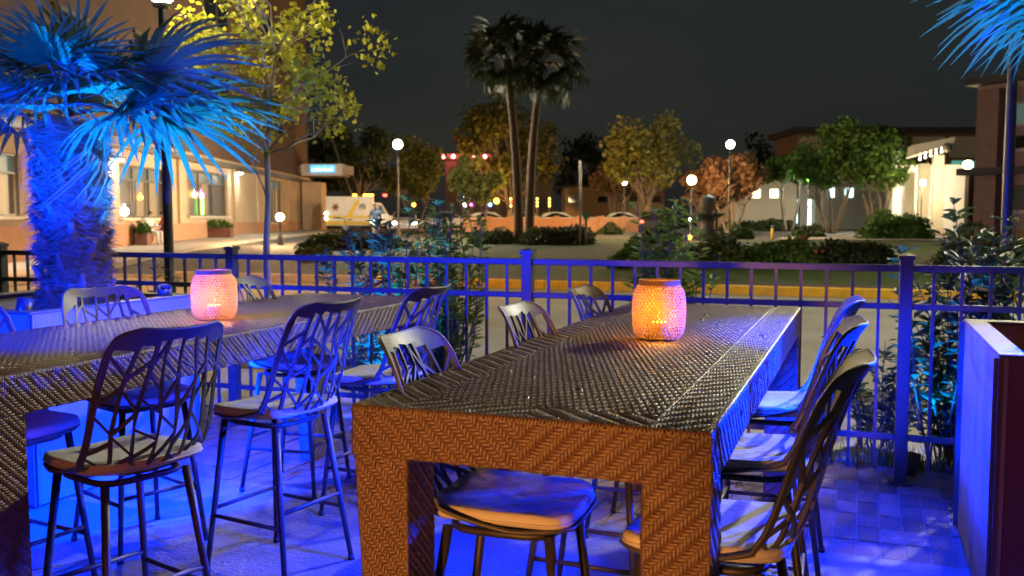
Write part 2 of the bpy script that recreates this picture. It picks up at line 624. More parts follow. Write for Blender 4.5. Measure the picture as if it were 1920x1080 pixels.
# the 300 that show largest: near the right aisle, then the gap between the tables
def vis_rank(c):
    x, y, _ = c
    return abs(x - 0.1) * 0.6 + abs(y - 5.0) * 0.3 if x > -0.5 else 2 + abs(x + 1.9)
cand.sort(key=vis_rank)
rest = MB()
for i, (x, y, r_) in enumerate(cand):
    dz = random.uniform(-.003, .0015)
    if i < 290:
        o = bpy.data.objects.new('brick', me_brick)
        COL.objects.link(o)
        o.parent = bord
        o.location = (x, y, dz)
        o.rotation_euler = (random.uniform(-.012, .012), random.uniform(-.012, .012), random.uniform(-.01, .01))
    else:
        rest.box((x + .003, y + .003, -0.03), (x + .102, y + .207, dz))
rest.build('brickwork', 'brick', bord, kind='stuff')


# ------------------------------------------------------------------ left building (street of shops)
def fac(d):
    """point on the left facade line, d metres ahead"""
    lat = -15.28 - (d - 36) * 0.021
    p = FH * d + RT * lat
    return Vector((p.x, p.y, 0))


FA, FB = fac(20), fac(74)
fdir = (FB - FA).normalized()
fnor = Vector((fdir.y, -fdir.x, 0))      # towards the street
FM = Matrix(((fdir.x, fnor.x, 0, FA.x), (fdir.y, fnor.y, 0, FA.y), (0, 0, 1, 0), (0, 0, 0, 1)))


def fs(d):
    return (fac(d) - FA).length if d >= 20 else -(fac(d) - FA).length


bld = thing('shop_building', 'tall tan stucco building with lit shop windows along the orange street', 'building', FA)
bld.matrix_world = FM
g0 = 0.05


def fbox(name, s0, s1, n0, n1, z0, z1, m_, parent=None, **k):
    mb = MB()
    mb.box((s0, n0, z0), (s1, n1, z1))
    return mb.build(name, m_, parent or bld, **k)


S_END = fs(74)
wins = [(fs(25.2), fs(28.9), 1.55, 3.45), (fs(36.4), fs(41.6), 1.5, 3.62), (fs(44.4), fs(51.2), 1.6, 3.85), (fs(60.0), fs(64.5), 1.2, 4.0)]
# ground-floor wall built round the openings
cur = -6.0
mbw = MB()
for (a, b_, z0, z1) in wins:
    mbw.box((cur, -0.4, g0 - 0.5), (a, 0, 4.2))
    mbw.box((a, -0.4, g0 - 0.5), (b_, 0, z0))
    mbw.box((a, -0.4, z1), (b_, 0, 4.2))
    cur = b_
mbw.box((cur, -0.4, g0 - 0.5), (S_END, 0, 4.2))
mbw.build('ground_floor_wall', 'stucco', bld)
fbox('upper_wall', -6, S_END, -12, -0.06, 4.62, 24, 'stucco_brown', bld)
fbox('end_wall', S_END - 0.4, S_END, -12, -0.42, g0 - .5, 4.2, 'stucco', bld)
fbox('cornice', -6, S_END + 0.25, -12.2, 0.28, 4.2, 4.46, 'trim', bld)
fbox('cornice_band', -6, S_END + 0.1, -12.1, 0.1, 4.46, 4.62, 'stucco', bld)
fbox('plinth', -6, S_END + 0.05, 0.003, 0.07, g0 - .4, 1.25, 'stucco_red', bld)
for s in (fs(31), fs(34.6), fs(43), fs(52.2), fs(57.5), fs(66)):
    fbox('pilaster', s, s + 0.9, 0.003, 0.14, 1.25, 4.2, 'stucco', bld)
fit = ['interior_warm', 'interior_dim', 'interior_warm', 'interior_dim']
for i, (a, b_, z0, z1) in enumerate(wins):
    w = fbox('shop_window', a, b_, -0.30, -0.28, z0, z1, 'dark_glass', bld)
    # the room seen behind the glass: a lit back wall with curtains
    w.data.materials[0] = MAT['interior_dim']
    fw_ = MB()
    n_ = 3
    for k in range(n_ + 1):
        s = a + (b_ - a) * k / n_
        fw_.box((max(a, s - .05), -0.2, z0), (min(b_, s + .05), -0.12, z1))
    fw_.box((a, -0.19, z1 - .62), (b_, -0.13, z1 - .55))
    fw_.box((a, -0.195, z0), (b_, -0.125, z0 + .07))
    fw_.box((a, -0.195, z1 - .07), (b_, -0.125, z1))
    fw_.build('window_frame', 'trim', w)
    fbox('window_sill', a - .1, b_ + .1, 0.003, 0.16, z0 - .1, z0 - .01, 'pale_trim', w)
    fbox('transom_pane', a + .05, b_ - .05, -0.27, -0.25, z1 - .55, z1 - .07, 'interior_teal', w)
    for k, (t0, t1) in enumerate(((.05, .16), (.45, .60), (.66, .9))):
        c0 = a + (b_ - a) * t0
        c1 = a + (b_ - a) * t1
        fbox('curtain', c0, c1, -0.265, -0.245, z0 + .07, z1 - .62, ['interior_warm', 'interior_dim', 'interior_warm'][(k + i) % 3], w)
for (s0, s1, z0, z1) in ((fs(31.5), fs(34), 6.9, 8.5), (fs(38.5), fs(42), 7.0, 9.0), (fs(48), fs(52), 7.0, 9.2), (fs(60), fs(65), 7.2, 9.6),
                         (fs(48), fs(52), 11.6, 13.8), (fs(60), fs(65), 12.0, 14.4), (fs(60), fs(65), 16.5, 19)):
    w = fbox('upper_window', s0, s1, -0.055, -0.03, z0, z1, 'dark_glass', bld)
    mb = MB()
    mb.box((s0 - .12, -0.057, z0 - .12), (s1 + .12, 0.06, z0))
    mb.box((s0 - .12, -0.057, z1), (s1 + .12, 0.06, z1 + .12))
    mb.box(((s0 + s1) / 2 - .05, -0.027, z0), ((s0 + s1) / 2 + .05, 0.02, z1))
    mb.build('window_frame', 'trim', w)
fbox('entrance_column', fs(70.5), fs(72.6), 0.15, 1.6, g0 - .4, 4.2, 'stucco', bld)
can = fbox('entrance_canopy', fs(69.5), fs(72.8), 0.3, 3.4, 4.65, 5.5, 'stucco_pale', bld)
# shop sconces and lights inside
for d, z in ((35.6, 3.72), (52.6, 4.02), (26.0, 2.7)):
    s = fs(d)
    t = thing('wall_sconce', 'white downlight sconce on tan shop wall, %s' % {35.6: 'beside the blue lit palm trunk', 52.6: 'right of the window with the red lamp', 26.0: 'low and hidden left of the palm trunk'}[d],
              'wall lamp', (0, 0, 0), 0, 'downlight sconces on the shop wall')
    t.matrix_world = FM @ Matrix.Translation((s, 0.146, z))
    mb = MB()
    mb.box((-0.28, 0.0, 0.0), (0.28, 0.34, 0.09))
    mb.build('hood', 'trim', t)
    mb = MB()
    mb.box((-0.22, 0.06, -0.05), (0.22, 0.28, -0.005))
    mb.build('bulb', 'sconce_glow', t)
for d, z, m_, sz, nm in ((37.2, 1.75, 'bulb_white', .16, 'white table lamp glowing behind the first shop window'), (38.9, 2.35, 'bulb_amber', .10, 'amber pendant glowing behind the first shop window'),
                         (46.0, 2.65, 'string_bulb', .15, 'yellow pendant glowing in the second shop window'), (47.0, 2.65, 'bulb_pink', .15, 'red lamp glowing in the second shop window')):
    mb = MB()
    mb.ball((0, 0, 0), sz)
    mb.tube([(0, 0, sz * .9), (0, 0, sz * 1.8)], 0.02, 6)
    o = mb.build('interior_lamp', m_, smooth=True)
    o.location = FM @ Vector((fs(d), -0.14, z))
    tag(o, nm, 'lamp')
mb = MB()
mb.box((-.12, -.02, -.42), (.12, .02, .42))
mb.box((-.14, -.03, .42), (.14, .03, .46))
o = mb.build('neon_sign', 'bulb_green', smooth=False)
o.matrix_world = FM @ Matrix.Translation((fs(47.1), -0.12, 2.1))
tag(o, 'narrow yellow green neon sign under the red window lamp', 'sign')
# blue neon sign on the canopy
ns = thing('canopy_sign', 'blue glowing lettered sign on the pale entrance canopy', 'sign', hp(606, 69, zz(317, 69)))
ns.rotation_euler = (0, 0, YAW + R(-8))
mb = MB()
mb.box((-0.95, -0.03, -0.27), (0.95, 0.1, 0.27))
mb.build('panel', 'neon_blue', ns, bevel=0.1)
mb = MB()
xk = -0.78
for k in range(9):           # the lettering is a blur in the photo: light strokes of a script word
    h_ = [.12, .12, .2, .2, .12, .2, .12, .12, .2][k]
    if k == 5:
        xk += .08
    mb.box((xk, -0.05, -.14), (xk + .04, -0.032, -.14 + h_))
    mb.box((xk + .04, -0.05, -.14), (xk + .13, -0.032, -.10))
    mb.box((xk + .04, -0.05, -.14 + h_ - .04), (xk + .11, -0.032, -.14 + h_))
    xk += .17
mb.build('lettering', 'neon_white', ns)
# canopy projecting to the right of the column, as seen
cb = thing('entrance_awning', 'flat pale awning slab projecting over the shop entrance', 'awning', hp(585, 70, zz(325, 70)))
cb.rotation_euler = (0, 0, YAW + R(-8))
mb = MB()
mb.box((-1.6, 0.12, -0.05), (2.35, 3.0, 0.62))
mb.build('slab', 'stucco_pale', cb, bevel=0.03)
mb = MB()
mb.tube([(2.1, .6, .62), (0.6, 1.6, 4.2)], 0.05, 6)
mb.tube([(-.6, .6, .62), (-.9, 1.6, 4.2)], 0.05, 6)
mb.build('stay', 'trim', cb)
# pavement in front of the shops
mb = MB()
Sx = [-6 + 60 * k / 10 for k in range(11)]
v = []
for s in Sx:
    for n_ in (0.07, 3.3):
        p = FM @ Vector((s, n_, 0))
        v.append((p.x, p.y, max(gz(p.x, p.y), 0) + 0.11))
for s in Sx:
    p = FM @ Vector((s, 3.3, 0))
    v.append((p.x, p.y, max(gz(p.x, p.y), 0) - 0.1))
f = [(2 * i, 2 * i + 2, 2 * i + 3, 2 * i + 1) for i in range(10)] + [(2 * i + 1, 2 * i + 3, 22 + i + 1, 22 + i) for i in range(10)]
mb.add(v, f)
struct(mb.build('pavement', 'paving'))


def box_obj(name, lo, hi, m_, parent=None, **k):
    mb = MB()
    mb.box(lo, hi)
    return mb.build(name, m_, parent, **k)


# ------------------------------------------------------------------ right side buildings
def local(px, d, rz=0.0):
    p = hp(px, d)
    return Matrix.Translation(p) @ Matrix.Rotation(YAW + rz, 4, 'Z')


def bthing(name, label, px, d, rz=0.0, cat='building'):
    t = thing(name, label, cat)
    t.matrix_world = local(px, d, rz)
    return t


def U(px, d):       # width in metres of px pixels at d
    return px * d / 1748.0


# low pale pavilion (px 1375..1495) with three square windows
d0 = 74
b1 = bthing('low_pavilion', 'low pale building with three glowing square windows behind the hedge', 1435, d0)
w_ = U(116, d0)
h_ = zz(338, d0) - b1.location.z
wx = [U(1388 - 1435, d0), U(1417 - 1435, d0), U(1451 - 1435, d0)]
ws = U(17, d0)
wz0 = zz(371, d0) - b1.location.z
wz1 = zz(355, d0) - b1.location.z
mb = MB()
cur = -w_ / 2
for x in wx:
    a, c = x - ws / 2, x + ws / 2
    mb.box((cur, 0, 0), (a, 6, h_))
    mb.box((a, 0, 0), (c, 6, wz0))
    mb.box((a, 0, wz1), (c, 6, h_))
    cur = c
mb.box((cur, 0, 0), (w_ / 2, 6, h_))
mb.build('wall', 'stucco_pale', b1)
box_obj('roof', (-w_ / 2 - .2, -.2, h_ + .003), (w_ / 2 + .2, 6.2, h_ + .22), 'roof_dark', b1)
for x in wx:
    w = box_obj('window', (x - ws / 2, .2, wz0), (x + ws / 2, .25, wz1), 'window_glow', b1)
    mb = MB()
    mb.box((x - ws / 2 - .06, -.03, wz0 - .07), (x + ws / 2 + .06, -.003, wz0))
    mb.box((x - ws / 2 - .06, -.03, wz1), (x + ws / 2 + .06, -.003, wz1 + .06))
    mb.box((x - ws / 2 - .06, -.03, wz0), (x - ws / 2, -.003, wz1))
    mb.box((x + ws / 2, -.03, wz0), (x + ws / 2 + .06, -.003, wz1))
    mb.build('window_frame', 'pale_trim', w)
# entrance wing with bright glass door
d1 = 80
b2 = bthing('entrance_wing', 'pale building wing with bright glass doors between pavilion and portico', 1610, d1)
zb = b2.location.z
x0, x1 = U(1490 - 1610, d1), U(1738 - 1610, d1)
dx0, dx1 = U(1494 - 1610, d1), U(1528 - 1610, d1)
dz = zz(374, d1) - zb
h2 = zz(340, d1) - zb
mb = MB()
mb.box((x0, 0, 0), (dx0, 8, h2))
mb.box((dx0, 0, dz), (dx1, 8, h2))
mb.box((dx0, 3, 0), (dx1, 8, dz))
mb.box((dx1, 0, 0), (x1, 8, h2))
mb.build('wall', 'stucco_pale', b2)
dr = box_obj('glass_door', (dx0, .9, 0.02), (dx1, .95, dz), 'door_glow', b2)
mb = MB()
for k in range(4):
    x = dx0 + (dx1 - dx0) * k / 3
    mb.box((x - .05, .75, 0.02), (x + .05, .88, dz))
mb.box((dx0, .76, dz * .72), (dx1, .87, dz * .72 + .1))
mb.build('door_frame', 'trim', dr)
for pxw in (1590, 1681, 1558):
    x = U(pxw - 1610, d1)
    z0 = zz(370, d1) - zb
    z1 = zz(353, d1) - zb
    s2 = U(9 if pxw != 1558 else 6, d1)
    w = box_obj('window', (x - s2, -.05, z0), (x + s2, -.01, z1), 'window_glow' if pxw == 1681 else 'door_glow', b2)
    mb = MB()
    for a in (-1, 1):
        mb.box((x + a * s2 - .05, -.09, z0), (x + a * s2 + .05, -.055, z1))
    mb.build('window_frame', 'pale_trim', w)
mb = MB()
mb.box((x0 - .3, -2.4, 0), (x0 + .35, -1.8, h2 - .4))
mb.build('column', 'pale_trim', b2)
mb = MB()
mb.box((x0 - .5, -2.6, h2 - .4), (dx1 + .6, -.003, h2 - .05))
mb.build('porch_roof', 'roof_dark', b2)
# upper storey block behind
d2 = 92
b3 = bthing('upper_block', 'two storey concrete block with dark roof behind the round green trees', 1660, d2)
zb = b3.location.z
x0, x1 = U(1492 - 1660, d2), U(1840 - 1660, d2)
box_obj('wall', (x0, 0, 0), (x1, 8, zz(252, d2) - zb), 'brown_panel', b3)
box_obj('roof', (x0 - .6, -.8, zz(252, d2) - zb + .003), (x1 + .6, 8.5, zz(241, d2) - zb), 'roof_dark', b3)
for k in range(5):
    xa = x0 + (x1 - x0) * (k + .06) / 5
    xb = x0 + (x1 - x0) * (k + .92) / 5
    box_obj('wall_panel', (xa, -.3, zz(296, d2) - zb), (xb, -.003, zz(258, d2) - zb), 'tan_panel', b3)
    w = box_obj('window', (xa + .3, -.08, zz(328, d2) - zb), (xb - .3, -.02, zz(302, d2) - zb), 'dark_glass', b3)
    if k == 4:
        w.data.materials[0] = MAT['upper_teal']
    mb = MB()
    mb.box(((xa + xb) / 2 - .1, -.16, zz(328, d2) - zb), ((xa + xb) / 2 + .1, -.085, zz(302, d2) - zb))
    mb.build('mullion', 'pale_trim', w)
# entrance portico with sloping roof (px 1700..1765)
d3 = 56
b4 = bthing('portico', 'tall cream portico with sloping canopy and lit columns', 1735, d3, R(-14))
zb = b4.location.z
for k, (pa, dy) in enumerate(((1722, 3.2), (1738, 1.2), (1754, -0.4))):
    x = U(pa - 1735, d3)
    zt = zz([318, 305, 292][k], d3) - zb
    mb = MB()
    mb.box((x - .3, dy, 0), (x + .3, dy + .6, zt))
    c = mb.build('column', 'pale_trim', b4, bevel=.04)
    mb = MB()
    mb.box((x - .4, dy - .08, 0.0), (x + .4, dy + .68, .35))
    mb.build('column_base', 'stucco_pale', c)
mb = MB()
xa, xb = U(1698 - 1735, d3), U(1766 - 1735, d3)
za, zb_ = zz(292, d3) - zb, zz(276, d3) - zb
mb.add([(xa, -2.4, za - .15), (xb, -2.4, zb_), (xb, 6, zb_), (xa, 6, za - .15), (xa, -2.4, za + .45), (xb, -2.4, zb_ + .35), (xb, 6, zb_ + .35), (xa, 6, za + .45)],
       [(3, 2, 1, 0), (4, 5, 6, 7), (0, 1, 5, 4), (1, 2, 6, 5), (2, 3, 7, 6), (3, 0, 4, 7)])
mb.build('canopy', 'pale_trim', b4)
mb = MB()
mb.box((xa + .2, 6.1, 0), (xb + 2.4, 9, zz(300, d3) - zb))
mb.build('back_wall', 'stucco_pale', b4)
for k in range(5):
    mb = MB()
    x = U(1716 + 9 * k - 1735, d3)
    z = za + (zb_ - za) * (k + .5) / 5 - .35
    mb.ball((x, -1.2, z), .07, 8, 5)
    mb.tube([(x, -1.2, z + .1), (x, -1.2, z + .4)], .03, 5)
    mb.build('downlight', 'string_white', b4)
mb = MB()
mb.ball((xb - .4, -2.5, zb_ - .25), .28, 10, 6)
mb.build('roof_floodlight', 'trim', b4)
# tall building at the right edge
d4 = 30
b5 = bthing('corner_building', 'brown panelled building with ledges at the far right edge', 1825, d4, R(-58))
zb = b5.location.z
box_obj('wall', (0, 0, -.3), (16, 10, zz(165, d4) - zb), 'stucco', b5)
for k in range(4):
    xa = 1.0 + 3.7 * k
    box_obj('pier', (xa - .8, -.35, 0), (xa - .1, -.003, zz(175, d4) - zb), 'brown_panel', b5)
    for (p0, p1, m_) in ((240, 205, 'interior_teal'), (285, 262, 'dark_glass'), (395, 350, 'dark_glass')):
        w = box_obj('window', (xa + .2, -.06, zz(p0, d4) - zb), (xa + 2.4, -.003, zz(p1, d4) - zb), m_, b5)
        mb = MB()
        mb.box((xa + .15, -.12, zz(p0, d4) - zb - .1), (xa + 2.45, -.063, zz(p0, d4) - zb))
        mb.box((xa + 1.25, -.11, zz(p0, d4) - zb), (xa + 1.33, -.063, zz(p1, d4) - zb))
        mb.build('window_frame', 'pale_trim', w)
box_obj('ledge', (-.2, -.7, zz(330, d4) - zb), (16, -.36, zz(318, d4) - zb), 'roof_dark', b5)
box_obj('parapet', (-.2, -.4, zz(165, d4) - zb + .003), (16, 10.2, zz(152, d4) - zb), 'roof_dark', b5)

# ------------------------------------------------------------------ far centre: pink-lit tower, pale house, orange wall
d5 = 150
b6 = bthing('pink_tower', 'small stepped tower washed in pink light above the trees', 873, d5)
zb = b6.location.z
box_obj('wall', (-3.2, 0, 0), (10, 8, zz(300, d5) - zb), 'stucco_pale', b6)
box_obj('terrace', (-4, -1, zz(300, d5) - zb + .003), (10.5, 8.4, zz(290, d5) - zb), 'stucco_pale', b6)
box_obj('turret', (-1.4, 1, zz(290, d5) - zb + .005), (3.0, 5, zz(262, d5) - zb), 'stucco_pale', b6)
box_obj('turret_roof', (-2.0, .5, zz(262, d5) - zb + .003), (3.6, 5.6, zz(257, d5) - zb), 'stucco_red', b6)
mb = MB()
for x in (-3.4, -1.8, 1.5, 3.2):
    mb.ball((x, -2.2, zz(296, d5) - zb), .3, 8, 5)
mb.build('wash_light', 'pink_wash', b6)
d6 = 130
b7 = bthing('pale_house', 'pale cornered building with a cornice behind the two tall palms', 1012, d6)
zb = b7.location.z
box_obj('wall', (-4, 0, 0), (1.8, 8, zz(272, d6) - zb), 'stucco_pale', b7)
box_obj('cornice', (-4.6, -.6, zz(272, d6) - zb + .003), (2.4, 8.4, zz(266, d6) - zb), 'pale_trim', b7)
for x in (-3, -1.2, .5):
    w = box_obj('window', (x - .4, -.06, zz(312, d6) - zb), (x + .4, -.003, zz(286, d6) - zb), 'dark_glass', b7)
    mb = MB()
    mb.box((x - .5, -.12, zz(312, d6) - zb - .15), (x + .5, -.063, zz(312, d6) - zb))
    mb.build('window_sill', 'pale_trim', w)
d7 = 96
b8 = bthing('tan_house', 'low tan building with dark openings across the far street', 1130, d7)
zb = b8.location.z
x0, x1 = U(1060 - 1130, d7), U(1245 - 1130, d7)
box_obj('wall', (x0, 0, 0), (x1, 8, zz(352, d7) - zb), 'stucco', b8)
box_obj('roof', (x0 - .4, -.5, zz(352, d7) - zb + .003), (x1 + .4, 8.5, zz(347, d7) - zb), 'roof_dark', b8)
for pxw in (1075, 1130, 1160, 1185, 1228):
    x = U(pxw - 1130, d7)
    w = box_obj('window', (x - .5, -.06, zz(380, d7) - zb), (x + .5, -.003, zz(368, d7) - zb), 'dark_glass', b8)
    mb = MB()
    mb.box((x - .6, -.12, zz(380, d7) - zb - .12), (x + .6, -.063, zz(380, d7) - zb))
    mb.build('window_sill', 'pale_trim', w)
d8 = 66
wl = bthing('low_wall', 'low terracotta wall with piers glowing orange across the park', 1040, d8, 0, 'wall')
zb = wl.location.z
x0, x1 = U(875 - 1040, d8), U(1212 - 1040, d8)
nseg = 8
for k in range(nseg):
    xa = x0 + (x1 - x0) * k / nseg
    xb = x0 + (x1 - x0) * (k + 1) / nseg
    box_obj('wall_panel', (xa + .22, 0, -.1), (xb - .22, .22, zz(409, d8) - zb), 'stucco_red', wl)
    box_obj('pier', (xa - .215, -.1, -.1), (xa + .215, .32, zz(405, d8) - zb), 'stucco_red', wl)
    box_obj('coping', (xa + .22, -.06, zz(409, d8) - zb + .003), (xb - .22, .28, zz(407.5, d8) - zb), 'pale_trim', wl)


# ================================================================== VEGETATION
def leaf_quads(C, size, spread_up=0.3):
    """C (n,3) centres -> bent leaf faces: 2 triangles folded (4 verts) each, random orientation"""
    n = len(C)
    a = rng.normal(size=(n, 3))
    a[:, 2] *= 0.6
    a /= np.linalg.norm(a, axis=1, keepdims=True)
    b = rng.normal(size=(n, 3))
    b -= a * (a * b).sum(1, keepdims=True)
    b /= np.linalg.norm(b, axis=1, keepdims=True)
    s = size * rng.uniform(0.65, 1.35, size=(n, 1))
    w = s * 0.38
    nrm = np.cross(a, b)
    V = np.stack([C - a * s * 0.5, C + b * w + nrm * w * .25, C + a * s * 0.5, C - b * w + nrm * w * .25], axis=1).reshape(-1, 3)
    F = np.arange(4 * n, dtype=np.int32).reshape(n, 4)
    return V, F


def branch(mb, p0, p1, r0, r1, n=6, wob=0.06, seg=5):
    p0, p1 = Vector(p0), Vector(p1)
    L = (p1 - p0).length
    pts, rad = [], []
    off = Vector(rng.normal(size=3)) * wob * L
    for i in range(seg + 1):
        t = i / seg
        sag = math.sin(t * PI)
        pts.append(p0.lerp(p1, t) + off * sag + Vector(rng.normal(size=3)) * wob * .18 * L * (0 < i < seg))
        rad.append(r0 + (r1 - r0) * t)
    mb.tube(pts, rad, n)
    return pts


def tree(name, label, base, h, trunk_h, crown_r, crown_z, leafm, barkm='bark', clumps=26, leaves=5000, lsize=0.16, trunk_r=0.16, stems=1,
         lean=0.0, clump_r=0.3, cat='tree', group=None, shell=0.55, seed=None, visible_limbs=0.55):
    """base: Vector; crown_r (rx, ry, rz); crown_z: height of the crown's centre"""
    t = thing(name, label, cat, base, 0, group)
    mb = MB()
    cents = []
    for k in range(clumps):
        while True:
            q = rng.uniform(-1, 1, 3)
            rr = np.linalg.norm(q)
            if shell * 0.6 < rr < 1:
                break
        if q[2] < -0.55:
            q[2] *= .6
        cents.append(Vector((q[0] * crown_r[0], q[1] * crown_r[1], crown_z + q[2] * crown_r[2])))
    tops = []
    for s in range(stems):
        an = 2 * PI * s / max(stems, 1) + rng.uniform(0, 1)
        sp = 0.0 if stems == 1 else 0.16
        b0 = Vector((math.cos(an) * sp, math.sin(an) * sp, -0.08))
        sp2 = 0.02 * h if stems == 1 else crown_r[0] * .42
        top = Vector((math.cos(an) * sp2 + lean * trunk_h, math.sin(an) * sp2, trunk_h * rng.uniform(.95, 1.1)))
        pts = branch(mb, b0, top, trunk_r, trunk_r * .5, 8, .02 if stems == 1 else .05, 7)
        for q in (4, 5, 6, 7):
            tops.append((pts[q], trunk_r * (.75 - .05 * q)))
    mb.build('trunk', barkm, t, smooth=True)
    ml = MB()
    for c in cents:
        okt = [q for q in tops if q[0].z < c.z - .1 * crown_r[2]] or tops[:1]
        top, r = min(okt, key=lambda q: (q[0] - c).length * rng.uniform(.7, 1.3))
        e = top.lerp(c, .93)
        pts = branch(ml, top, e, r * .62, r * .1, 5, .09, 5)
        for q in range(2):
            st_ = pts[random.randint(2, 4)]
            branch(ml, st_, st_ + (c - st_) * .7 + Vector(rng.normal(size=3)) * clump_r * crown_r[0] * .5, r * .25, r * .06, 4, .08, 3)
    ml.build('limbs', barkm, t, smooth=True)
    C = []
    per = leaves // clumps
    for c in cents:
        sc = np.array(crown_r) * clump_r * rng.uniform(.65, 1.25)
        m = int(per * rng.uniform(.6, 1.4))
        g = rng.normal(size=(m, 3))
        g /= np.maximum(np.linalg.norm(g, axis=1, keepdims=True), 1e-6)
        g *= rng.uniform(0.15, 1.0, size=(m, 1)) ** .6
        C.append(np.array(c) + g * sc)
    C = np.concatenate(C)
    V, F = leaf_quads(C, lsize)
    npobj('crown', V, F, leafm, t, kind='stuff')
    return t


def shrub(name, label, loc, h, rx, ry, stems, leafm, lsize=.05, per=26, cat='shrub', group=None, lean=.12, low=0.1):
    """upright leafy shrub: stems with leaves set along them"""
    t = thing(name, label, cat, loc, 0, group)
    mb = MB()
    P, A = [], []
    for s in range(stems):
        x, y = rng.uniform(-1, 1) * rx, rng.uniform(-1, 1) * ry
        hh = h * rng.uniform(.55, 1.0)
        b = Vector((x * .5, y * .5, 0))
        e = Vector((x + rng.normal() * lean, y + rng.normal() * lean, hh))
        pts = branch(mb, b, e, .009, .003, 4, .05, 6)
        for k in range(int(per * hh / h * rng.uniform(.8, 1.2))):
            u = rng.uniform(low, 1.0)
            i = min(int(u * 6), 5)
            q = pts[i].lerp(pts[i + 1], u * 6 - i)
            an = rng.uniform(0, 2 * PI)
            P.append(q)
            A.append((math.cos(an), math.sin(an), rng.uniform(.1, .9)))
    mb.build('stem', 'bark', t, smooth=True)
    V, F = [], []
    for q, a in zip(P, A):
        a = Vector(a).normalized()
        s = lsize * rng.uniform(.7, 1.3)
        side = a.cross(Vector((0, 0, 1)))
        if side.length < .1:
            side = Vector((1, 0, 0))
        side.normalize()
        nn = side.cross(a)
        q = q + a * .012
        b = len(V)
        w = s * .24
        V += [q, q + a * s * .35 + side * w + nn * w * .35, q + a * s * .75 + side * w * .75 + nn * w * .15, q + a * s - nn * s * .12,
              q + a * s * .75 - side * w * .75 + nn * w * .15, q + a * s * .35 - side * w + nn * w * .35]
        F += [(b, b + 1, b + 2, b + 3), (b, b + 3, b + 4, b + 5)]
    npobj('foliage', np.array([tuple(x) for x in V]), np.array(F), leafm, t, kind='stuff')
    return t


def hedge(name, label, px, d, wpx, hpx, leafm, n=2600, lsize=.13, depth=1.6, cat='shrub', group=None, roses=0):
    """rounded clipped or loose shrub mass"""
    base = hp(px, d)
    t = thing(name, label, cat, base, YAW, group)
    w, h = U(wpx, d) * 1.25, U(hpx, d)
    q = rng.normal(size=(n, 3))
    q /= np.linalg.norm(q, axis=1, keepdims=True)
    lump = 1 + .16 * np.sin(q[:, 0] * 5 + px) + .12 * np.sin(q[:, 1] * 7 + q[:, 2] * 6)
    q *= (rng.uniform(.72, 1.02, size=(n, 1)) * lump[:, None])
    q[:, 2] = np.abs(q[:, 2])
    C = q * np.array([w / 2, depth / 2, h])
    V, F = leaf_quads(C, lsize)
    npobj('foliage', V, F, leafm, t, kind='stuff')
    mb = MB()
    for k in range(7):
        x, y = rng.uniform(-.35, .35) * w, rng.uniform(-.25, .25) * depth
        branch(mb, (x * .6, y * .6, -.05), (x, y, h * .75), .035, .012, 5, .05, 3)
    mb.build('stem', 'bark', t)
    if roses:
        for k in range(roses):
            i = random.randrange(n)
            m = MB()
            c = C[i] * 1.05 - np.array([0, .25, 0])
            m.ball(c, U(3.2, d), 7, 5, (1, 1, .8))
            m.ball(c + np.array([0.02, -.02, U(1.5, d)]), U(1.8, d), 6, 4)
            m.build('rose', 'rose', t, smooth=True)
    return t


# ---------------------------------------------------------------- fan palm fronds
def frond_geo(L=0.55, nseg=26, span=R(235), droop=0.5, wseg=0.0165, petiole=0.5, split=.38, seed=0):
    """one fan leaf: petiole from origin along +X then a fan of folded blades; returns V, F"""
    g = np.random.default_rng(seed)
    V, F = [], []

    def strip(pts, ws, nrm):
        b = len(V)
        m = len(pts)
        for i in range(m):
            t = pts[min(i + 1, m - 1)] - pts[max(i - 1, 0)]
            t = t / (np.linalg.norm(t) + 1e-9)
            sd = np.cross(nrm, t)
            sd /= (np.linalg.norm(sd) + 1e-9)
            up = np.cross(t, sd)
            V.extend([pts[i] - sd * ws[i], pts[i] - up * ws[i] * .45, pts[i] + sd * ws[i]])
        for i in range(m - 1):
            F.append((b + 3 * i, b + 3 * i + 1, b + 3 * i + 4, b + 3 * i + 3))
            F.append((b + 3 * i + 1, b + 3 * i + 2, b + 3 * i + 5, b + 3 * i + 4))

    hub = np.array([petiole, 0, 0.0])
    pp = [np.array([petiole * k / 4, 0, .02 * math.sin(k / 4 * PI)]) for k in range(5)]
    strip(pp, [.016, .013, .011, .01, .012], np.array([0, 0, 1.0]))
    for k in range(nseg):
        a = -span / 2 + span * (k + .5) / nseg + g.normal() * .02
        l = L * (1 - .28 * (abs(a) / (span / 2)) ** 2) * g.uniform(.86, 1.06)
        dirv = np.array([math.cos(a), math.sin(a), 0.0])
        pts = []
        dr = droop * g.uniform(.5, 1.5)
        for i in range(6):
            u = i / 5
            z = .10 * l * math.sin(u * PI) - dr * l * max(0, u - split) ** 1.7 * 1.6
            sh = 1 - .22 * dr * max(0, u - split)
            pts.append(hub + dirv * l * u * sh + np.array([0, 0, z]))
        wk = wseg * (l / .55)
        strip(pts, [wk * .35, wk * .85, wk, wk * .85, wk * .55, wk * .1], np.array([0, 0, 1.0]))
    return np.array(V), np.array(F)


def frond_matrix(az, el, roll=0.0):
    return Matrix.Rotation(az, 4, 'Z') @ Matrix.Rotation(-el, 4, 'Y') @ Matrix.Rotation(roll, 4, 'X')


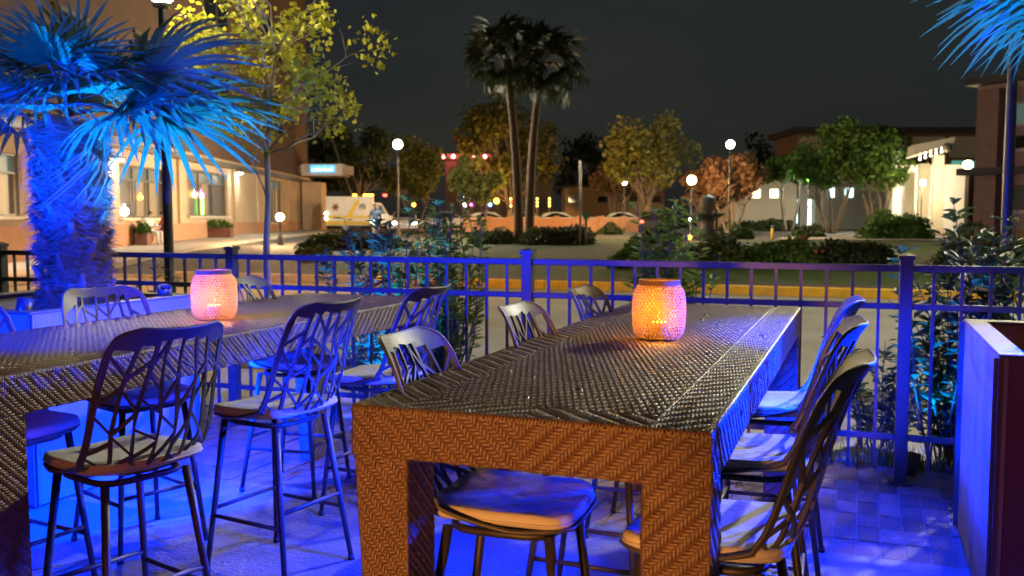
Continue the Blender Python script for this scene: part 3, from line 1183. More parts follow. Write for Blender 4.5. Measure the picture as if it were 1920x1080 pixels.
def make_fronds(parent, top, specs, base_seed, L, petiole, mat_='frond', **k):
    geos = []
    for s in range(5):
        V, F = frond_geo(L=L, petiole=petiole, seed=base_seed + s, droop=[.04, .10, .26, .07, .16][s], **k)
        o = npobj('frond', V, F, mat_, None, smooth=False)
        geos.append(o.data)
        bpy.data.objects.remove(o)
    for i, sp in enumerate(specs):
        az, el, sc = sp[:3]
        rl = sp[3] if len(sp) > 3 else random.uniform(-.45, .45)
        o = bpy.data.objects.new('frond', geos[i % 5])
        COL.objects.link(o)
        o.parent = parent
        o.matrix_local = Matrix.Translation(Vector(top) + Vector((0, 0, random.uniform(-.08, .06)))) @ frond_matrix(az, el, rl) @ Matrix.Scale(sc, 4)


def shaggy_trunk(parent, r, h, n=2600):
    """fibre-wrapped palm trunk with old leaf bases"""
    mb = MB()
    prof = []
    for k in range(21):
        z = h * k / 20
        prof.append((r * (.80 + .05 * math.sin(k * 2.1) + .10 * (k / 20)), z))
    mb.lathe(prof, n=20)
    mb.build('trunk', 'palm_bark', parent, smooth=True)
    V, F = [], []
    for i in range(n):
        a = rng.uniform(0, 2 * PI)
        z = rng.uniform(.0, 1) * h
        rr = r * (.82 + .1 * z / h)
        p = np.array([math.cos(a) * rr, math.sin(a) * rr, z])
        out = np.array([math.cos(a), math.sin(a), 0])
        tan = np.array([-math.sin(a), math.cos(a), 0])
        L = rng.uniform(.06, .19)
        d = tan * rng.choice((-1, 1)) * rng.uniform(.5, 1.2) + out * rng.uniform(.02, .34) + np.array([0, 0, rng.uniform(-.5, .3)])
        d /= np.linalg.norm(d)
        w = rng.uniform(.0011, .0034)
        sd = np.cross(d, out)
        sd /= (np.linalg.norm(sd) + 1e-6)
        b = len(V)
        q = p + d * L * .5 + out * .012
        e = p + d * L + np.array([0, 0, -.02]) + out * .004
        V += [p - sd * w, p + sd * w, q + sd * w, q - sd * w, e]
        F += [(b, b + 1, b + 2, b + 3), (b + 3, b + 2, b + 4, b + 4)]
    F3 = []
    for q in F:
        if q[2] == q[3]:
            F3.append((q[0], q[1], q[2]))
        else:
            F3 += [(q[0], q[1], q[2]), (q[0], q[2], q[3])]
    npobj('fibre', np.array(V), np.array(F3), 'fibre', parent, kind='stuff')
    # stubs of cut leaf stalks
    st = MB()
    for i in range(46):
        a = i * 2.399
        z = h * (.06 + .92 * i / 46)
        rr = r * .84
        p = Vector((math.cos(a) * rr, math.sin(a) * rr, z))
        d = Vector((math.cos(a) * .6, math.sin(a) * .6, .8)).normalized()
        st.tube([p - d * .02, p + d * .06, p + d * .11], [.034, .024, .014], 5)
    st.build('leaf_base', 'palm_bark', parent, kind='stuff')


# left palm, in its planter
PALM_L = Vector((-4.34, 4.20, 0.90))
pl = thing('windmill_palm', 'blue lit shaggy fan palm rising from the planter beside the wicker table', 'palm tree', PALM_L)
shaggy_trunk(pl, 0.185, 1.15, 5000)
specs = []
for i in range(19):
    az = i * 2.399
    el = R([52, 46, 40, 33, 26, 18, 10, 2][i * 8 // 19]) + rng.normal() * .10
    specs.append((az, el, rng.uniform(.58, .72) + .18 * (i / 19)))
# the long fronds that reach over the table to the right and to the left
specs += [(R(14), R(10), 1.2, .95), (R(30), R(-2), 1.25, .75), (R(-6), R(-2), 1.1, .6), (R(-35), R(0), 1.0, .3), (R(215), R(10), 1.1, -.8), (R(200), R(4), 1.2), (R(172), R(-8), 1.15), (R(-62), R(-10), 1.0), (R(28), R(2), 1.2)]
make_fronds(pl, (0, 0, 1.25), specs, 100, 0.60, 0.42)
# dead hanging fronds: a short skirt under the crown
V0, F0 = frond_geo(L=.42, petiole=.2, seed=77, droop=1.4, nseg=16, span=R(120))
sk = npobj('dry_frond', V0, F0, 'frond_dry')
skm = sk.data
bpy.data.objects.remove(sk)
for i in range(5):
    o = bpy.data.objects.new('dry_frond', skm)
    COL.objects.link(o)
    o.parent = pl
    o.matrix_local = Matrix.Translation((0, 0, 1.12)) @ frond_matrix(i * 1.3, R(-52) + rng.normal() * .15, rng.normal() * .3) @ Matrix.Scale(rng.uniform(.7, 1.0), 4)

# right palm: only the fronds that hang into the frame at the top right
PALM_R = Vector((1.02, 4.22, 0.90))
pr = thing('windmill_palm', 'fan palm with blue lit blades hanging into the top right corner', 'palm tree', PALM_R)
shaggy_trunk(pr, 0.15, 1.36, 900)
specs = []
for i in range(22):
    specs.append((i * 2.399, R([70, 52, 34, 14][i * 4 // 22]) + rng.normal() * .1, rng.uniform(.9, 1.1)))
specs += [(R(188), R(6), .85, .5), (R(205), R(18), .9, .7), (R(224), R(2), .8, .4), (R(172), R(20), .95, .6), (R(196), R(34), 1.0, .3), (R(240), R(12), .9, .2)]
make_fronds(pr, (0, 0, 1.38), specs, 300, 0.60, 0.42)

# planting strip plants along the fence
shrub('fence_shrub', 'slender shrub with blue lit leaves behind the fence, left of the green one', (-3.62, 6.45, -0.03), 1.52, .26, .2, 20, 'leaf_shrub', .08, 80)
shrub('fence_shrub', 'taller bushy shrub half blue half green behind the middle of the fence', (-3.02, 6.35, -0.03), 1.72, .2, .2, 38, 'leaf_bright', .07, 90)
shrub('fence_shrub', 'bright green leafy shrub behind the fence beside the right lantern', (-1.28, 6.45, -0.03), 1.72, .11, .16, 38, 'leaf_bright', .072, 100)
shrub('fence_shrub', 'big dark leafed shrub with blue lit tips behind the right fence post', (0.52, 6.12, -0.03), 1.62, .26, .2, 34, 'leaf_shrub', .09, 54)
shrub('fence_shrub', 'leafy shrub at the far right edge behind the steel planter', (1.05, 6.20, -0.03), 1.40, .34, .2, 34, 'leaf_shrub', .09, 54)
shrub('fence_shrub', 'low sparse shrub at the foot of the right fence panel', (0.12, 6.40, -0.03), .82, .22, .16, 18, 'leaf_shrub', .08, 36)
shrub('fence_shrub', 'dim green shrub behind the fence right of the shaggy palm trunk', (-5.45, 6.4, -0.03), 1.15, .3, .2, 22, 'leaf_shrub', .06, 40)
# grass tufts at the brick edge
V, F = [], []
for (tx, ty, n_) in ((0.02, 5.93, 60), (0.18, 5.94, 120), (0.30, 5.95, 90), (-0.2, 5.94, 40), (0.5, 5.94, 60), (-2.6, 5.95, 60), (-1.3, 5.95, 40)):
    for k in range(n_):
        x, y = tx + rng.normal() * .06, ty + rng.normal() * .02
        a = rng.uniform(0, 2 * PI)
        L = rng.uniform(.06, .2)
        ln = rng.uniform(.1, .6) * L
        b = len(V)
        ww = .003
        s = np.array([-math.sin(a), math.cos(a), 0]) * ww
        p = np.array([x, y, -.03])
        q = p + np.array([math.cos(a) * ln * .4, math.sin(a) * ln * .4, L * .6])
        e = p + np.array([math.cos(a) * ln, math.sin(a) * ln, L])
        V += [p - s, p + s, q + s, q - s, e]
        F += [(b, b + 1, b + 2), (b, b + 2, b + 3), (b + 3, b + 2, b + 4)]
o = npobj('grass', np.array(V), np.array(F), 'grass_blade', None, kind='stuff')
tag(o, 'tufts of grass growing at the brick edge under the fence', 'grass', kind='stuff')

# young street tree lit yellow
tree('street_tree', 'young street tree with yellow green leaves lit by the street lamp', hp(505, 9.0, -0.03), 4.2, 2.9, (1.02, 0.95, 1.2), 3.05, 'leaf_yellow', 'bark_pale',
     clumps=44, leaves=2500, lsize=.068, trunk_r=.042, stems=1, clump_r=.22, shell=.2)

# far trees
FT = [
    # name, label, px, d, top py, crown bottom py, halfwidth px, leaf mat, clumps, leaves, stems, bark
    ('park_tree', 'broad olive tree glowing amber right of the two tall palms', 1212, 62, 214, 372, 92, 'leaf_olive', 30, 5200, 1, 'bark'),
    ('park_tree', 'tall dim olive tree directly behind the two tall palms', 955, 85, 196, 370, 104, 'leaf_olive', 30, 5200, 1, 'bark'),
    ('park_tree', 'dark tree standing behind the ambulance', 665, 84, 232, 372, 84, 'leaf_dark', 26, 4200, 1, 'bark'),
    ('park_tree', 'dark tree under the bright lamp right of the ambulance', 778, 74, 268, 380, 60, 'leaf_olive', 24, 3600, 2, 'bark'),
    ('park_tree', 'slim tree with green lit leaves left of the tall palms', 893, 56, 292, 392, 48, 'leaf_olive', 22, 2800, 2, 'bark'),
    ('crape_tree', 'russet crowned tree around the cool white lamp', 1372, 55, 284, 385, 66, 'leaf_russet', 26, 3800, 4, 'bark'),
    ('crape_tree', 'round green multi stemmed tree left of the portico', 1560, 58, 232, 362, 72, 'leaf_green', 34, 6200, 5, 'bark'),
    ('crape_tree', 'round green multi stemmed tree closest to the portico', 1642, 57, 236, 368, 62, 'leaf_green', 34, 5600, 5, 'bark'),
    ('crape_tree', 'small green tree over the pale pavilion', 1478, 64, 288, 350, 50, 'leaf_green', 22, 3000, 3, 'bark'),
    ('park_tree', 'orange lit tree behind the warm globe lamp', 1318, 58, 318, 400, 48, 'leaf_russet', 20, 2600, 3, 'bark'),
    ('park_tree', 'dark distant tree mass between palms and amber tree', 1100, 110, 262, 385, 60, 'leaf_dark', 22, 2600, 1, 'bark'),
    ('park_tree', 'amber brown tree low beside the amber globe lamp', 1150, 76, 300, 385, 44, 'leaf_russet', 18, 2200, 1, 'bark'),
    ('park_tree', 'dark distant tree behind the low pavilion', 1440, 120, 262, 385, 60, 'leaf_dark', 20, 2400, 1, 'bark'),
    ('park_tree', 'dark tree at the end of the shop street', 600, 100, 255, 370, 60, 'leaf_dark', 20, 2400, 1, 'bark'),
]
for (nm, lb, px_, d_, pt, pb, hw, lm, cl, lv, stn, bk) in FT:
    b = hp(px_, d_)
    zt, zbm = zz(pt, d_) - b.z, zz(pb, d_) - b.z
    rx = U(hw, d_)
    rz = (zt - zbm) / 2
    tree(nm, lb, b, zt, max(zbm * 1.0, 1.0), (rx, rx * .9, rz), (zt + zbm) / 2, lm, bk, clumps=cl, leaves=lv, lsize=.0042 * d_ + .03,
         trunk_r=.10 if stn > 1 else U(9, d_) * .9, stems=stn, clump_r=.36, group='trees of the park')


# two tall cabbage palms
def tall_palm(label, pxb, pxt, d, pyt, crad):
    b = hp(pxb, d)
    t = thing('cabbage_palm', label, 'palm tree', b, 0, 'tall palms in the park')
    top = hp(pxt, d, zz(pyt, d)) - b
    mb = MB()
    pts, rad = [], []
    for i in range(13):
        u = i / 12
        mid = Vector((0, 0, 0)).lerp(top, u) + RT * (.12 * math.sin(u * PI) * (1 if pxt < pxb else -1))
        pts.append(mid)
        rad.append(U(7.6, d) * (1.2 - .35 * u + (.25 if u > .93 else 0) + .03 * math.sin(i * 3)))
    mb.tube(pts, rad, 12)
    mb.build('trunk', 'palm_bark_dark', t, smooth=True)
    V0, F0 = frond_geo(L=.95, nseg=16, span=R(220), droop=.7, wseg=.05, petiole=1.25, seed=5)
    Vs, Fs = [], []
    n0 = 0
    for i in range(38):
        az = i * 2.399
        el = R(84 - 132 * (i / 38) ** .9) + rng.normal() * .12
        M_ = np.array(Matrix.Translation(top) @ frond_matrix(az, el, rng.normal() * .5) @ Matrix.Scale(crad * rng.uniform(.85, 1.1), 4))
        Q = V0 @ M_[:3, :3].T + M_[:3, 3]
        Vs.append(Q)
        Fs.append(F0 + n0)
        n0 += len(Q)
    npobj('crown', np.concatenate(Vs), np.concatenate(Fs), 'frond_dark', t, kind='stuff')


tall_palm('tall dark palm on the left of the pair, leaning slightly', 973, 950, 41, 120, 1.0)
tall_palm('tall dark palm on the right of the pair, curving trunk', 992, 1014, 42, 130, 1.04)

# hedges and shrub masses
HG = [
    ('hedge', 'low dark hedge along the street corner left of the blue shrub', 650, 36, 170, 26, 'leaf_dark', 3200, 0),
    ('hedge', 'dark rounded bush in front of the leaning palm trunk', 1048, 39, 110, 34, 'leaf_dark', 2600, 0),
    ('hedge', 'low dark bush left of the palm trunks', 930, 40, 70, 26, 'leaf_dark', 1800, 0),
    ('rose_bush', 'green rose bush behind the right lantern', 1195, 25, 80, 50, 'leaf_green', 2200, 3),
    ('rose_bush', 'dark rose bush right of the bright green shrub', 1345, 25, 110, 54, 'leaf_dark', 2600, 4),
    ('rose_bush', 'wide dark rose bush below the pale pavilion', 1470, 25, 130, 50, 'leaf_green', 3000, 3),
    ('rose_bush', 'dark rose bush left of the blue lit shrub', 1600, 25, 120, 46, 'leaf_dark', 2800, 2),
    ('hedge', 'clipped dark hedge under the glowing square windows', 1432, 70, 120, 20, 'leaf_dark', 2600, 0),
    ('hedge', 'lit green mound of a bush left of the portico steps', 1690, 46, 110, 42, 'leaf_green', 2800, 0),
    ('hedge', 'second lit green mound behind, nearer the round trees', 1668, 52, 90, 44, 'leaf_green', 2200, 0),
    ('hedge', 'small dark bush beside the yellow bollard', 1520, 50, 44, 22, 'leaf_dark', 1200, 0),
    ('hedge', 'small bush at the foot of the lamp tree', 1385, 47, 40, 24, 'leaf_dark', 1200, 0),
    ('hedge', 'dark shrub mass in front of the corner building', 1850, 22, 190, 84, 'leaf_dark', 3600, 0),
    ('hedge', 'round bush beside the low terracotta wall', 1145, 58, 40, 18, 'leaf_dark', 1000, 0),
    ('hedge', 'small green bush on the lawn left of the fountain', 1245, 40, 60, 40, 'leaf_green', 1600, 0),
    ('hedge', 'low dark hedge on the left shop corner behind the fence', 590, 30, 50, 22, 'leaf_dark', 1000, 0),
]
for (nm, lb, px_, d_, wp, hp_, lm, n_, ro) in HG:
    hedge(nm, lb, px_, d_, wp, hp_, lm, n_, lsize=.05 + .0026 * d_, depth=1.2 + d_ * .012, roses=ro, group='shrubs of the park')

# ================================================================== STREET THINGS


def street_lamp(label, px, d, pyh, headm, head_r, kind='globe', group='street lamps', pole_m='iron', pole_r=.05, base_z=None):
    b = hp(px, d) if base_z is None else hp(px, d, base_z)
    t = thing('street_lamp', label, 'street lamp', b, YAW, group)
    h = zz(pyh, d) - b.z
    mb = MB()
    mb.lathe([(pole_r * 2.6, -.1), (pole_r * 2.6, .25), (pole_r * 1.5, .4), (pole_r * 1.05, .6), (pole_r, h * .6), (pole_r * .8, h - head_r * 1.3)], n=10)
    mb.build('pole', pole_m, t, smooth=True)
    mb = MB()
    mb.lathe([(pole_r * .8, h - head_r * 1.35), (head_r * .7, h - head_r * 1.2), (head_r * .75, h - head_r * .95), (0.0, h - head_r * .93)], n=10)
    mb.build('collar', pole_m, t)
    mb = MB()
    mb.ball((0, 0, h), head_r, 16, 9)
    mb.build('globe', headm, t, smooth=True)
    mb = MB()
    mb.lathe([(head_r * .55, h + head_r * .9), (head_r * .35, h + head_r * 1.15), (0, h + head_r * 1.35)], n=10)
    mb.build('cap', pole_m, t)
    return t


street_lamp('bright warm white street lamp above the parked cars, left of the palms', 747, 45, 272, 'lamp_white', .22)
street_lamp('bright cool white street lamp in the russet tree', 1367, 46, 272, 'lamp_cool', .20)
street_lamp('warm globe lamp beside the fountain', 1296, 50, 338, 'lamp_warm', .24)
street_lamp('small amber globe lamp before the amber tree', 1170, 66, 341, 'lamp_small', .20)
street_lamp('low path lamp glowing beside the young street tree trunk', 525, 40, 407, 'lamp_warm', .17)
street_lamp('cream globe lamp beside the portico at the right', 1811, 31.5, 310, 'lamp_cream', .15)
# pedestrian lamp near the young tree, head at the top edge of the frame
street_lamp('dark street lamp post rising behind the left palm fronds', 315, 9.4, -8, 'lamp_head', .13, pole_r=.05, base_z=-.03)
street_lamp('blue lit post rising at the right edge behind the fence', 1888, 7.9, -140, 'lamp_small', .13, pole_r=.042, base_z=-.03)
# unseen sodium lamp that lights the shop wall, its head above the frame
sl_ = street_lamp('tall amber street lamp hidden behind the shaggy palm trunk', 120, 20, -130, 'lamp_sodium', .26)
mb = MB()
hh_ = zz(-130, 20) - sl_.location.z
mb.lathe([(.05, hh_ + .42), (.40, hh_ + .36), (.46, hh_ - .26), (.44, hh_ - .26), (.38, hh_ + .33), (.05, hh_ + .39)], n=20)
mb.build('shade', 'trim', sl_, smooth=True)  # added so that this lamp leaves the upper wall dark
mb = MB()
mb.box((-.75, -.012, -.62), (.75, .012, .30), Matrix.Translation((.43 * .62, -.9 * .62, hh_)) @ Matrix.Rotation(math.atan2(.43, .9), 4, 'Z'))
mb.box((-.04, 0, -.03), (.04, .60, .03), Matrix.Translation((.43 * .62, -.9 * .62, hh_ + .2)) @ Matrix.Rotation(math.atan2(.43, .9), 4, 'Z'))
mb.build('shield', 'trim', sl_)  # added plate that blocks this lamp's light towards the patio
street_lamp('added amber globe lamp hidden behind the right palm trunk', 996, 57, 338, 'lamp_amber', .18)  # unseen lamp added to light the low terracotta wall
street_lamp('amber lamp among the parked cars behind the blue shrub', 868, 80, 372, 'lamp_amber', .20)

# strings of small bulbs on posts of the far street
for px_ in (974, 1007, 1030, 958):
    b = hp(px_, 84)
    t = thing('bulb_post', {974: 'post with three amber bulbs left of the right palm trunk', 1007: 'post with three amber bulbs right of the palm trunks',
                            1030: 'post with three amber bulbs farthest from the palms', 958: 'post with red and amber bulbs behind the left palm trunk'}[px_], 'lamp post', b, YAW, 'bulb posts on the far street')
    mb = MB()
    mb.box((-.06, 0, -.05), (.06, .12, zz(368, 84) - b.z))
    mb.build('post', 'trim', t)
    for k, py in enumerate((373, 379.5, 386)):
        mb = MB()
        mb.ball((0, -.14, zz(py, 84) - b.z), .085, 8, 5)
        mb.build('bulb', 'bulb_red' if (px_ == 958 and k == 1) else 'string_bulb', t)
# traffic lights and shop lamps seen as points across the park
PL = [(910, 369, 95, 'bulb_green', .13, 'green traffic light across the park'), (919, 384, 95, 'bulb_blue', .16, 'blue white sign light across the park'),
      (871, 385, 95, 'bulb_white', .18, 'white shop light left of the pink one'), (884, 384, 95, 'bulb_pink', .14, 'pink shop light beside the white one'),
      (936, 333, 95, 'bulb_white', .16, 'white light high in the slim tree'), (902, 348, 95, 'bulb_white', .10, 'small white light under the slim tree'),
      (755, 341, 90, 'bulb_white', .10, 'small white light under the bright warm lamp'), (876, 338, 95, 'bulb_white', .09, 'tiny white light left in the slim tree'),
      (1178, 366, 90, 'bulb_white', .10, 'small white light under the amber globe lamp'), (1341, 369, 60, 'bulb_red', .12, 'red lamp right of the fountain'),
      (1316, 389, 70, 'string_bulb', .10, 'yellow light behind the fountain bowl'), (1337, 390, 70, 'bulb_white', .14, 'white light behind the fountain bowl'),
      (1514, 337, 62, 'bulb_green', .13, 'green light above the glass doors'), (1541, 330, 62, 'lamp_cool', .17, 'white light in the round green tree'),
      (1692, 333, 60, 'lamp_white', .15, 'white floodlight between round tree and portico'), (1728, 343, 54, 'lamp_cream', .16, 'white lamp under the portico roof'),
      (776, 384, 88, 'bulb_amber', .18, 'amber shop light right of the ambulance'), (931, 377, 95, 'bulb_amber', .28, 'broad amber sign light across the park'),
      (1295, 411, 55, 'bulb_white', .10, 'white light low by the fountain'), (1293, 445, 40, 'bulb_amber', .09, 'amber ground light before the fountain'),
      (1727, 380, 60, 'bulb_white', .20, 'white lit doorway sign left of the portico columns')]
for (px_, py, d_, m_, s_, lb) in PL:
    b = hp(px_, d_)
    t = thing('point_lamp', lb, 'lamp', b, YAW, 'small lights across the park')
    z = zz(py, d_) - b.z
    mb = MB()
    mb.tube([(0, .1, -.05), (0, .1, z)], .035, 6)
    mb.tube([(0, .1, z), (0, 0, z)], .03, 6)
    mb.build('post', 'trim', t)
    mb = MB()
    mb.ball((0, -.03, z), s_, 8, 6)
    mb.build('bulb', m_, t, smooth=True)


# ---------------------------------------------------------------- vehicles
def wheel(parent, x, y, r=.33, w=.2):
    mb = MB()
    prof = [(r * .6, -w / 2), (r * .94, -w / 2), (r, -w / 2 + .03), (r, w / 2 - .03), (r * .94, w / 2), (r * .6, w / 2)]
    n = 18
    vs, fs_ = [], []
    for (rr, yy) in prof:
        for k in range(n):
            a = 2 * PI * k / n
            vs.append((x + rr * math.cos(a), y + yy, r + rr * math.sin(a)))
    for i in range(len(prof) - 1):
        for k in range(n):
            fs_.append((i * n + k, i * n + (k + 1) % n, (i + 1) * n + (k + 1) % n, (i + 1) * n + k))
    mb.add(vs, fs_)
    o = mb.build('wheel', 'rubber', parent, smooth=True)
    mb = MB()
    vs = []
    for yy in (-w / 2 + .02, w / 2 - .02):
        for k in range(n):
            a = 2 * PI * k / n
            vs.append((x + r * .6 * math.cos(a), y + yy, r + r * .6 * math.sin(a)))
    mb.add(vs, [tuple(range(n)), tuple(range(2 * n - 1, n - 1, -1))])
    mb.build('rim', 'rim', o)


def car(label, px, d, rz, m_, lights=None, base=None):
    t = thing('parked_car', label, 'car', hp(px, d), YAW + rz, 'cars parked across the park')
    # side profile extruded with tumblehome
    prof = [(-2.15, .32), (-2.2, .55), (-2.12, .82), (-1.55, .93), (-1.0, 1.36), (-.35, 1.46), (.55, 1.42), (1.15, 1.02), (1.95, .86), (2.18, .62), (2.16, .32)]
    ins = [0, 0, 0, .04, .16, .18, .18, .06, .03, .02, 0]
    mb = MB()
    n = len(prof)
    v = [(p[0], -.86 + i_, p[1]) for p, i_ in zip(prof, ins)] + [(p[0], .86 - i_, p[1]) for p, i_ in zip(prof, ins)]
    f = [tuple(range(n)), tuple(range(2 * n - 1, n - 1, -1))] + [(i, n + i, n + (i + 1) % n, (i + 1) % n) for i in range(n)]
    mb.add(v, f)
    mb.build('body', m_, t, bevel=.06)
    for s in (-1, 1):
        mb = MB()
        y0, y1 = s * .815, s * .70
        mb.add([(-1.42, y0, .97), (.98, y0, .99), (.5, y1, 1.34), (-.35, y1, 1.38), (-.95, y1, 1.30)], [(0, 1, 2, 3, 4)])
        mb.build('side_window', 'dark_glass', t)
    mb = MB()
    mb.add([(1.14, -.70, 1.05), (1.14, .70, 1.05), (.62, .6, 1.41), (.62, -.6, 1.41)], [(0, 1, 2, 3)])
    mb.build('windscreen', 'dark_glass', t)
    mb = MB()
    mb.add([(-1.55, -.70, .965), (-1.55, .70, .965), (-1.06, .6, 1.345), (-1.06, -.6, 1.345)], [(0, 3, 2, 1)])
    mb.build('rear_window', 'dark_glass', t)
    for x in (-1.35, 1.38):
        for y in (-.80, .80):
            wheel(t, x, y, .32, .2)
    for s in (-1, 1):
        mb = MB()
        mb.ball((2.13, s * .62, .68), .11, 8, 5, (.5, 1.3, .8))
        mb.build('headlight', 'headlight' if lights == 'head' else 'rim', t)
        mb = MB()
        mb.ball((-2.15, s * .64, .75), .10, 8, 5, (.5, 1.3, .8))
        mb.build('tail_light', 'bulb_red' if lights == 'tail' else 'car_red', t)


car('car with both headlights on, right of the walking person', 759, 62, R(-84), 'car_silver', 'head')
car('white car parked behind the low wall, left of the palm trunks', 915, 74, R(4), 'car_white')
car('pale car parked behind the low wall between the palm trunks', 985, 74, R(3), 'car_silver')
car('white car parked behind the low wall right of the palms', 1045, 75, R(2), 'car_white')
car('dark car with red tail lights beside the amber tree', 1226, 62, R(78), 'car_dark', 'tail')
car('white car half hidden behind the terracotta pier', 1165, 76, R(5), 'car_white')
car('silver car parked behind the blue lit shrub', 835, 70, R(8), 'car_silver')

# ambulance
da = 66
am = thing('ambulance', 'white box ambulance with yellow stripe and amber roof lights', 'ambulance', hp(672, da), YAW + R(6))
Lb = U(86, da)
hb = zz(369, da) - am.location.z
body = box_obj('body', (-U(58, da), -1.1, .45), (U(28, da), 1.1, hb), 'white_paint', am, bevel=.06)
box_obj('stripe', (-U(58, da) - .004, -1.112, .98), (U(28, da) + .004, -1.102, 1.18), 'yellow_paint', body)
box_obj('lower_panel', (-U(58, da) - .004, -1.110, .5), (U(28, da) + .004, -1.102, .8), 'yellow_paint', body)
mb = MB()
mb.add([(-.75, -1.113, 1.18), (-.35, -1.113, 1.18), (.25, -1.113, hb - .25), (-.1, -1.113, hb - .25)], [(0, 1, 2, 3)])
mb.build('slanted_stripe', 'yellow_paint', body)
mb = MB()
for k in range(3):
    a = k * PI / 3
    mb.box((-.26, -.004, -.05), (.26, .004, .05), Matrix.Translation((-1.5, -1.116, 1.75)) @ Matrix.Rotation(a, 4, 'Y'))
mb.build('star_emblem', 'maroon_cloth', body)
mb = MB()
mb.lathe([(0, 0), (.26, 0), (.26, .01), (0, .012)], n=16)
o = mb.build('round_emblem', 'car_dark', body)
o.matrix_local = Matrix.Translation((.35, -1.105, 1.75)) @ Matrix.Rotation(R(90), 4, 'X')
mb = MB()
xa, xb = U(28, da) + .01, U(28, da) + 1.9
mb.add([(xa, -.95, .45), (xb, -.9, .45), (xb, -.88, 1.05), (xa + 1.05, -.85, 1.2), (xa + .55, -.8, hb - .45), (xa, -.85, hb - .4),
        (xa, .95, .45), (xb, .9, .45), (xb, .88, 1.05), (xa + 1.05, .85, 1.2), (xa + .55, .8, hb - .45), (xa, .85, hb - .4)],
       [(0, 1, 2, 3, 4, 5), (11, 10, 9, 8, 7, 6), (0, 6, 7, 1), (1, 7, 8, 2), (2, 8, 9, 3), (3, 9, 10, 4), (4, 10, 11, 5), (5, 11, 6, 0)])
cabo = mb.build('cab', 'white_paint', am, bevel=.05)
mb = MB()
mb.add([(xa + .2, -.93, 1.25), (xa + .95, -.90, 1.25), (xa + .55, -.85, hb - .6), (xa + .2, -.88, hb - .6)], [(0, 1, 2, 3)])
mb.build('cab_window', 'dark_glass', cabo)
for k, (x, m_) in enumerate(((-.2, 'bulb_amber'), (.75, 'bulb_amber'), (1.9, 'bulb_red'))):
    mb = MB()
    mb.box((x - (.35 if k == 1 else .13), -.75, hb + .02), (x + (.35 if k == 1 else .13), -.5, hb + .16))
    mb.build('roof_light', m_, am, bevel=.03)
for x in (-U(22, da), xa + 1.2):
    for y in (-.95, .95):
        wheel(am, x, y, .42, .26)
for z in (.9, 1.25):
    box_obj('side_marker', (-U(58, da) - .05, -1.16, z), (-U(58, da) + .12, -1.12, z + .14), 'bulb_white', am)


# ---------------------------------------------------------------- people
def person(label, loc, rz, joints, radii, edges, cloth, head=None, group=None, extra=None, hairm='hair'):
    t = thing('person', label, 'person', loc, rz, group)
    me = bpy.data.meshes.new('body')
    names = list(joints)
    me.from_pydata([joints[n] for n in names], [(names.index(a), names.index(b)) for a, b in edges], [])
    o = bpy.data.objects.new('body', me)
    COL.objects.link(o)
    o.parent = t
    sk = o.modifiers.new('skin', 'SKIN')
    me.materials.append(MAT[cloth])
    sv = me.skin_vertices[0].data
    for i, n in enumerate(names):
        r = radii[n]
        sv[i].radius = (r, r) if not isinstance(r, tuple) else r
        sv[i].use_root = (n == 'pelvis')
    sb = o.modifiers.new('sub', 'SUBSURF')
    sb.levels = sb.render_levels = 2
    return t


def head_parts(t, c, r=.105):
    mb = MB()
    mb.ball(c, r, 12, 9, (.85, .95, 1.15))
    mb.ball((c[0], c[1] - r * .95, c[2] - .01), r * .2, 6, 5)          # nose
    for s in (-1, 1):
        mb.ball((c[0] + s * r * .85, c[1], c[2]), r * .22, 6, 5, (.5, .8, 1.2))
    mb.build('head', 'skin', t, smooth=True)
    mb = MB()
    mb.ball((c[0], c[1] + .018, c[2] + .03), r * 1.07, 12, 9, (.9, .98, 1.08))
    mb.build('hair', 'hair', t, smooth=True)


WALK = dict(pelvis=(0, 0, .93), chest=(0, .0, 1.28), neck=(0, -.02, 1.47), headc=(0, -.03, 1.56),
            shl=(-.19, 0, 1.40), ell=(-.27, .02, 1.13), wrl=(-.22, -.16, .95), hal=(-.20, -.22, .93),
            shr=(.19, 0, 1.40), elr=(.26, .06, 1.12), wrr=(.24, .0, .88), har=(.24, -.03, .81),
            hpl=(-.1, 0, .90), knl=(-.11, -.14, .50), anl=(-.11, -.10, .09), tol=(-.11, -.24, .05),
            hpr=(.1, 0, .90), knr=(.11, .08, .50), anr=(.11, .24, .10), tor=(.11, .12, .05))
RAD = dict(pelvis=.15, chest=.17, neck=.062, headc=.06, shl=.085, ell=.058, wrl=.042, hal=.035, shr=.085, elr=.058, wrr=.042, har=.035,
           hpl=.10, knl=.075, anl=.055, tol=.04, hpr=.10, knr=.075, anr=.055, tor=.04)
EDG = [('pelvis', 'chest'), ('chest', 'neck'), ('neck', 'headc'), ('chest', 'shl'), ('shl', 'ell'), ('ell', 'wrl'), ('wrl', 'hal'), ('chest', 'shr'), ('shr', 'elr'),
       ('elr', 'wrr'), ('wrr', 'har'), ('pelvis', 'hpl'), ('hpl', 'knl'), ('knl', 'anl'), ('anl', 'tol'), ('pelvis', 'hpr'), ('hpr', 'knr'), ('knr', 'anr'), ('anr', 'tor')]
wp = hp(704, 45)
pt = person('person in a blue denim jacket walking with a lit phone in hand', wp, YAW + R(20), WALK, RAD, EDG, 'denim')
head_parts(pt, (0, -.03, 1.64))
mb = MB()
for s, kn, an in ((-1, WALK['knl'], WALK['anl']), (1, WALK['knr'], WALK['anr'])):
    mb.tube([(s * .1, 0, .88), kn, (an[0], an[1], .14)], [.122, .092, .075], 10)
mb.build('trousers', 'grey_cloth', pt, smooth=True)
ph = box_obj('phone', (-.10, -.01, -.05), (.10, .01, .05), 'phone_screen', bevel=.01)
ph.location = wp + Matrix.Rotation(YAW + R(20), 3, 'Z') @ Vector((-.21, -.28, .92))
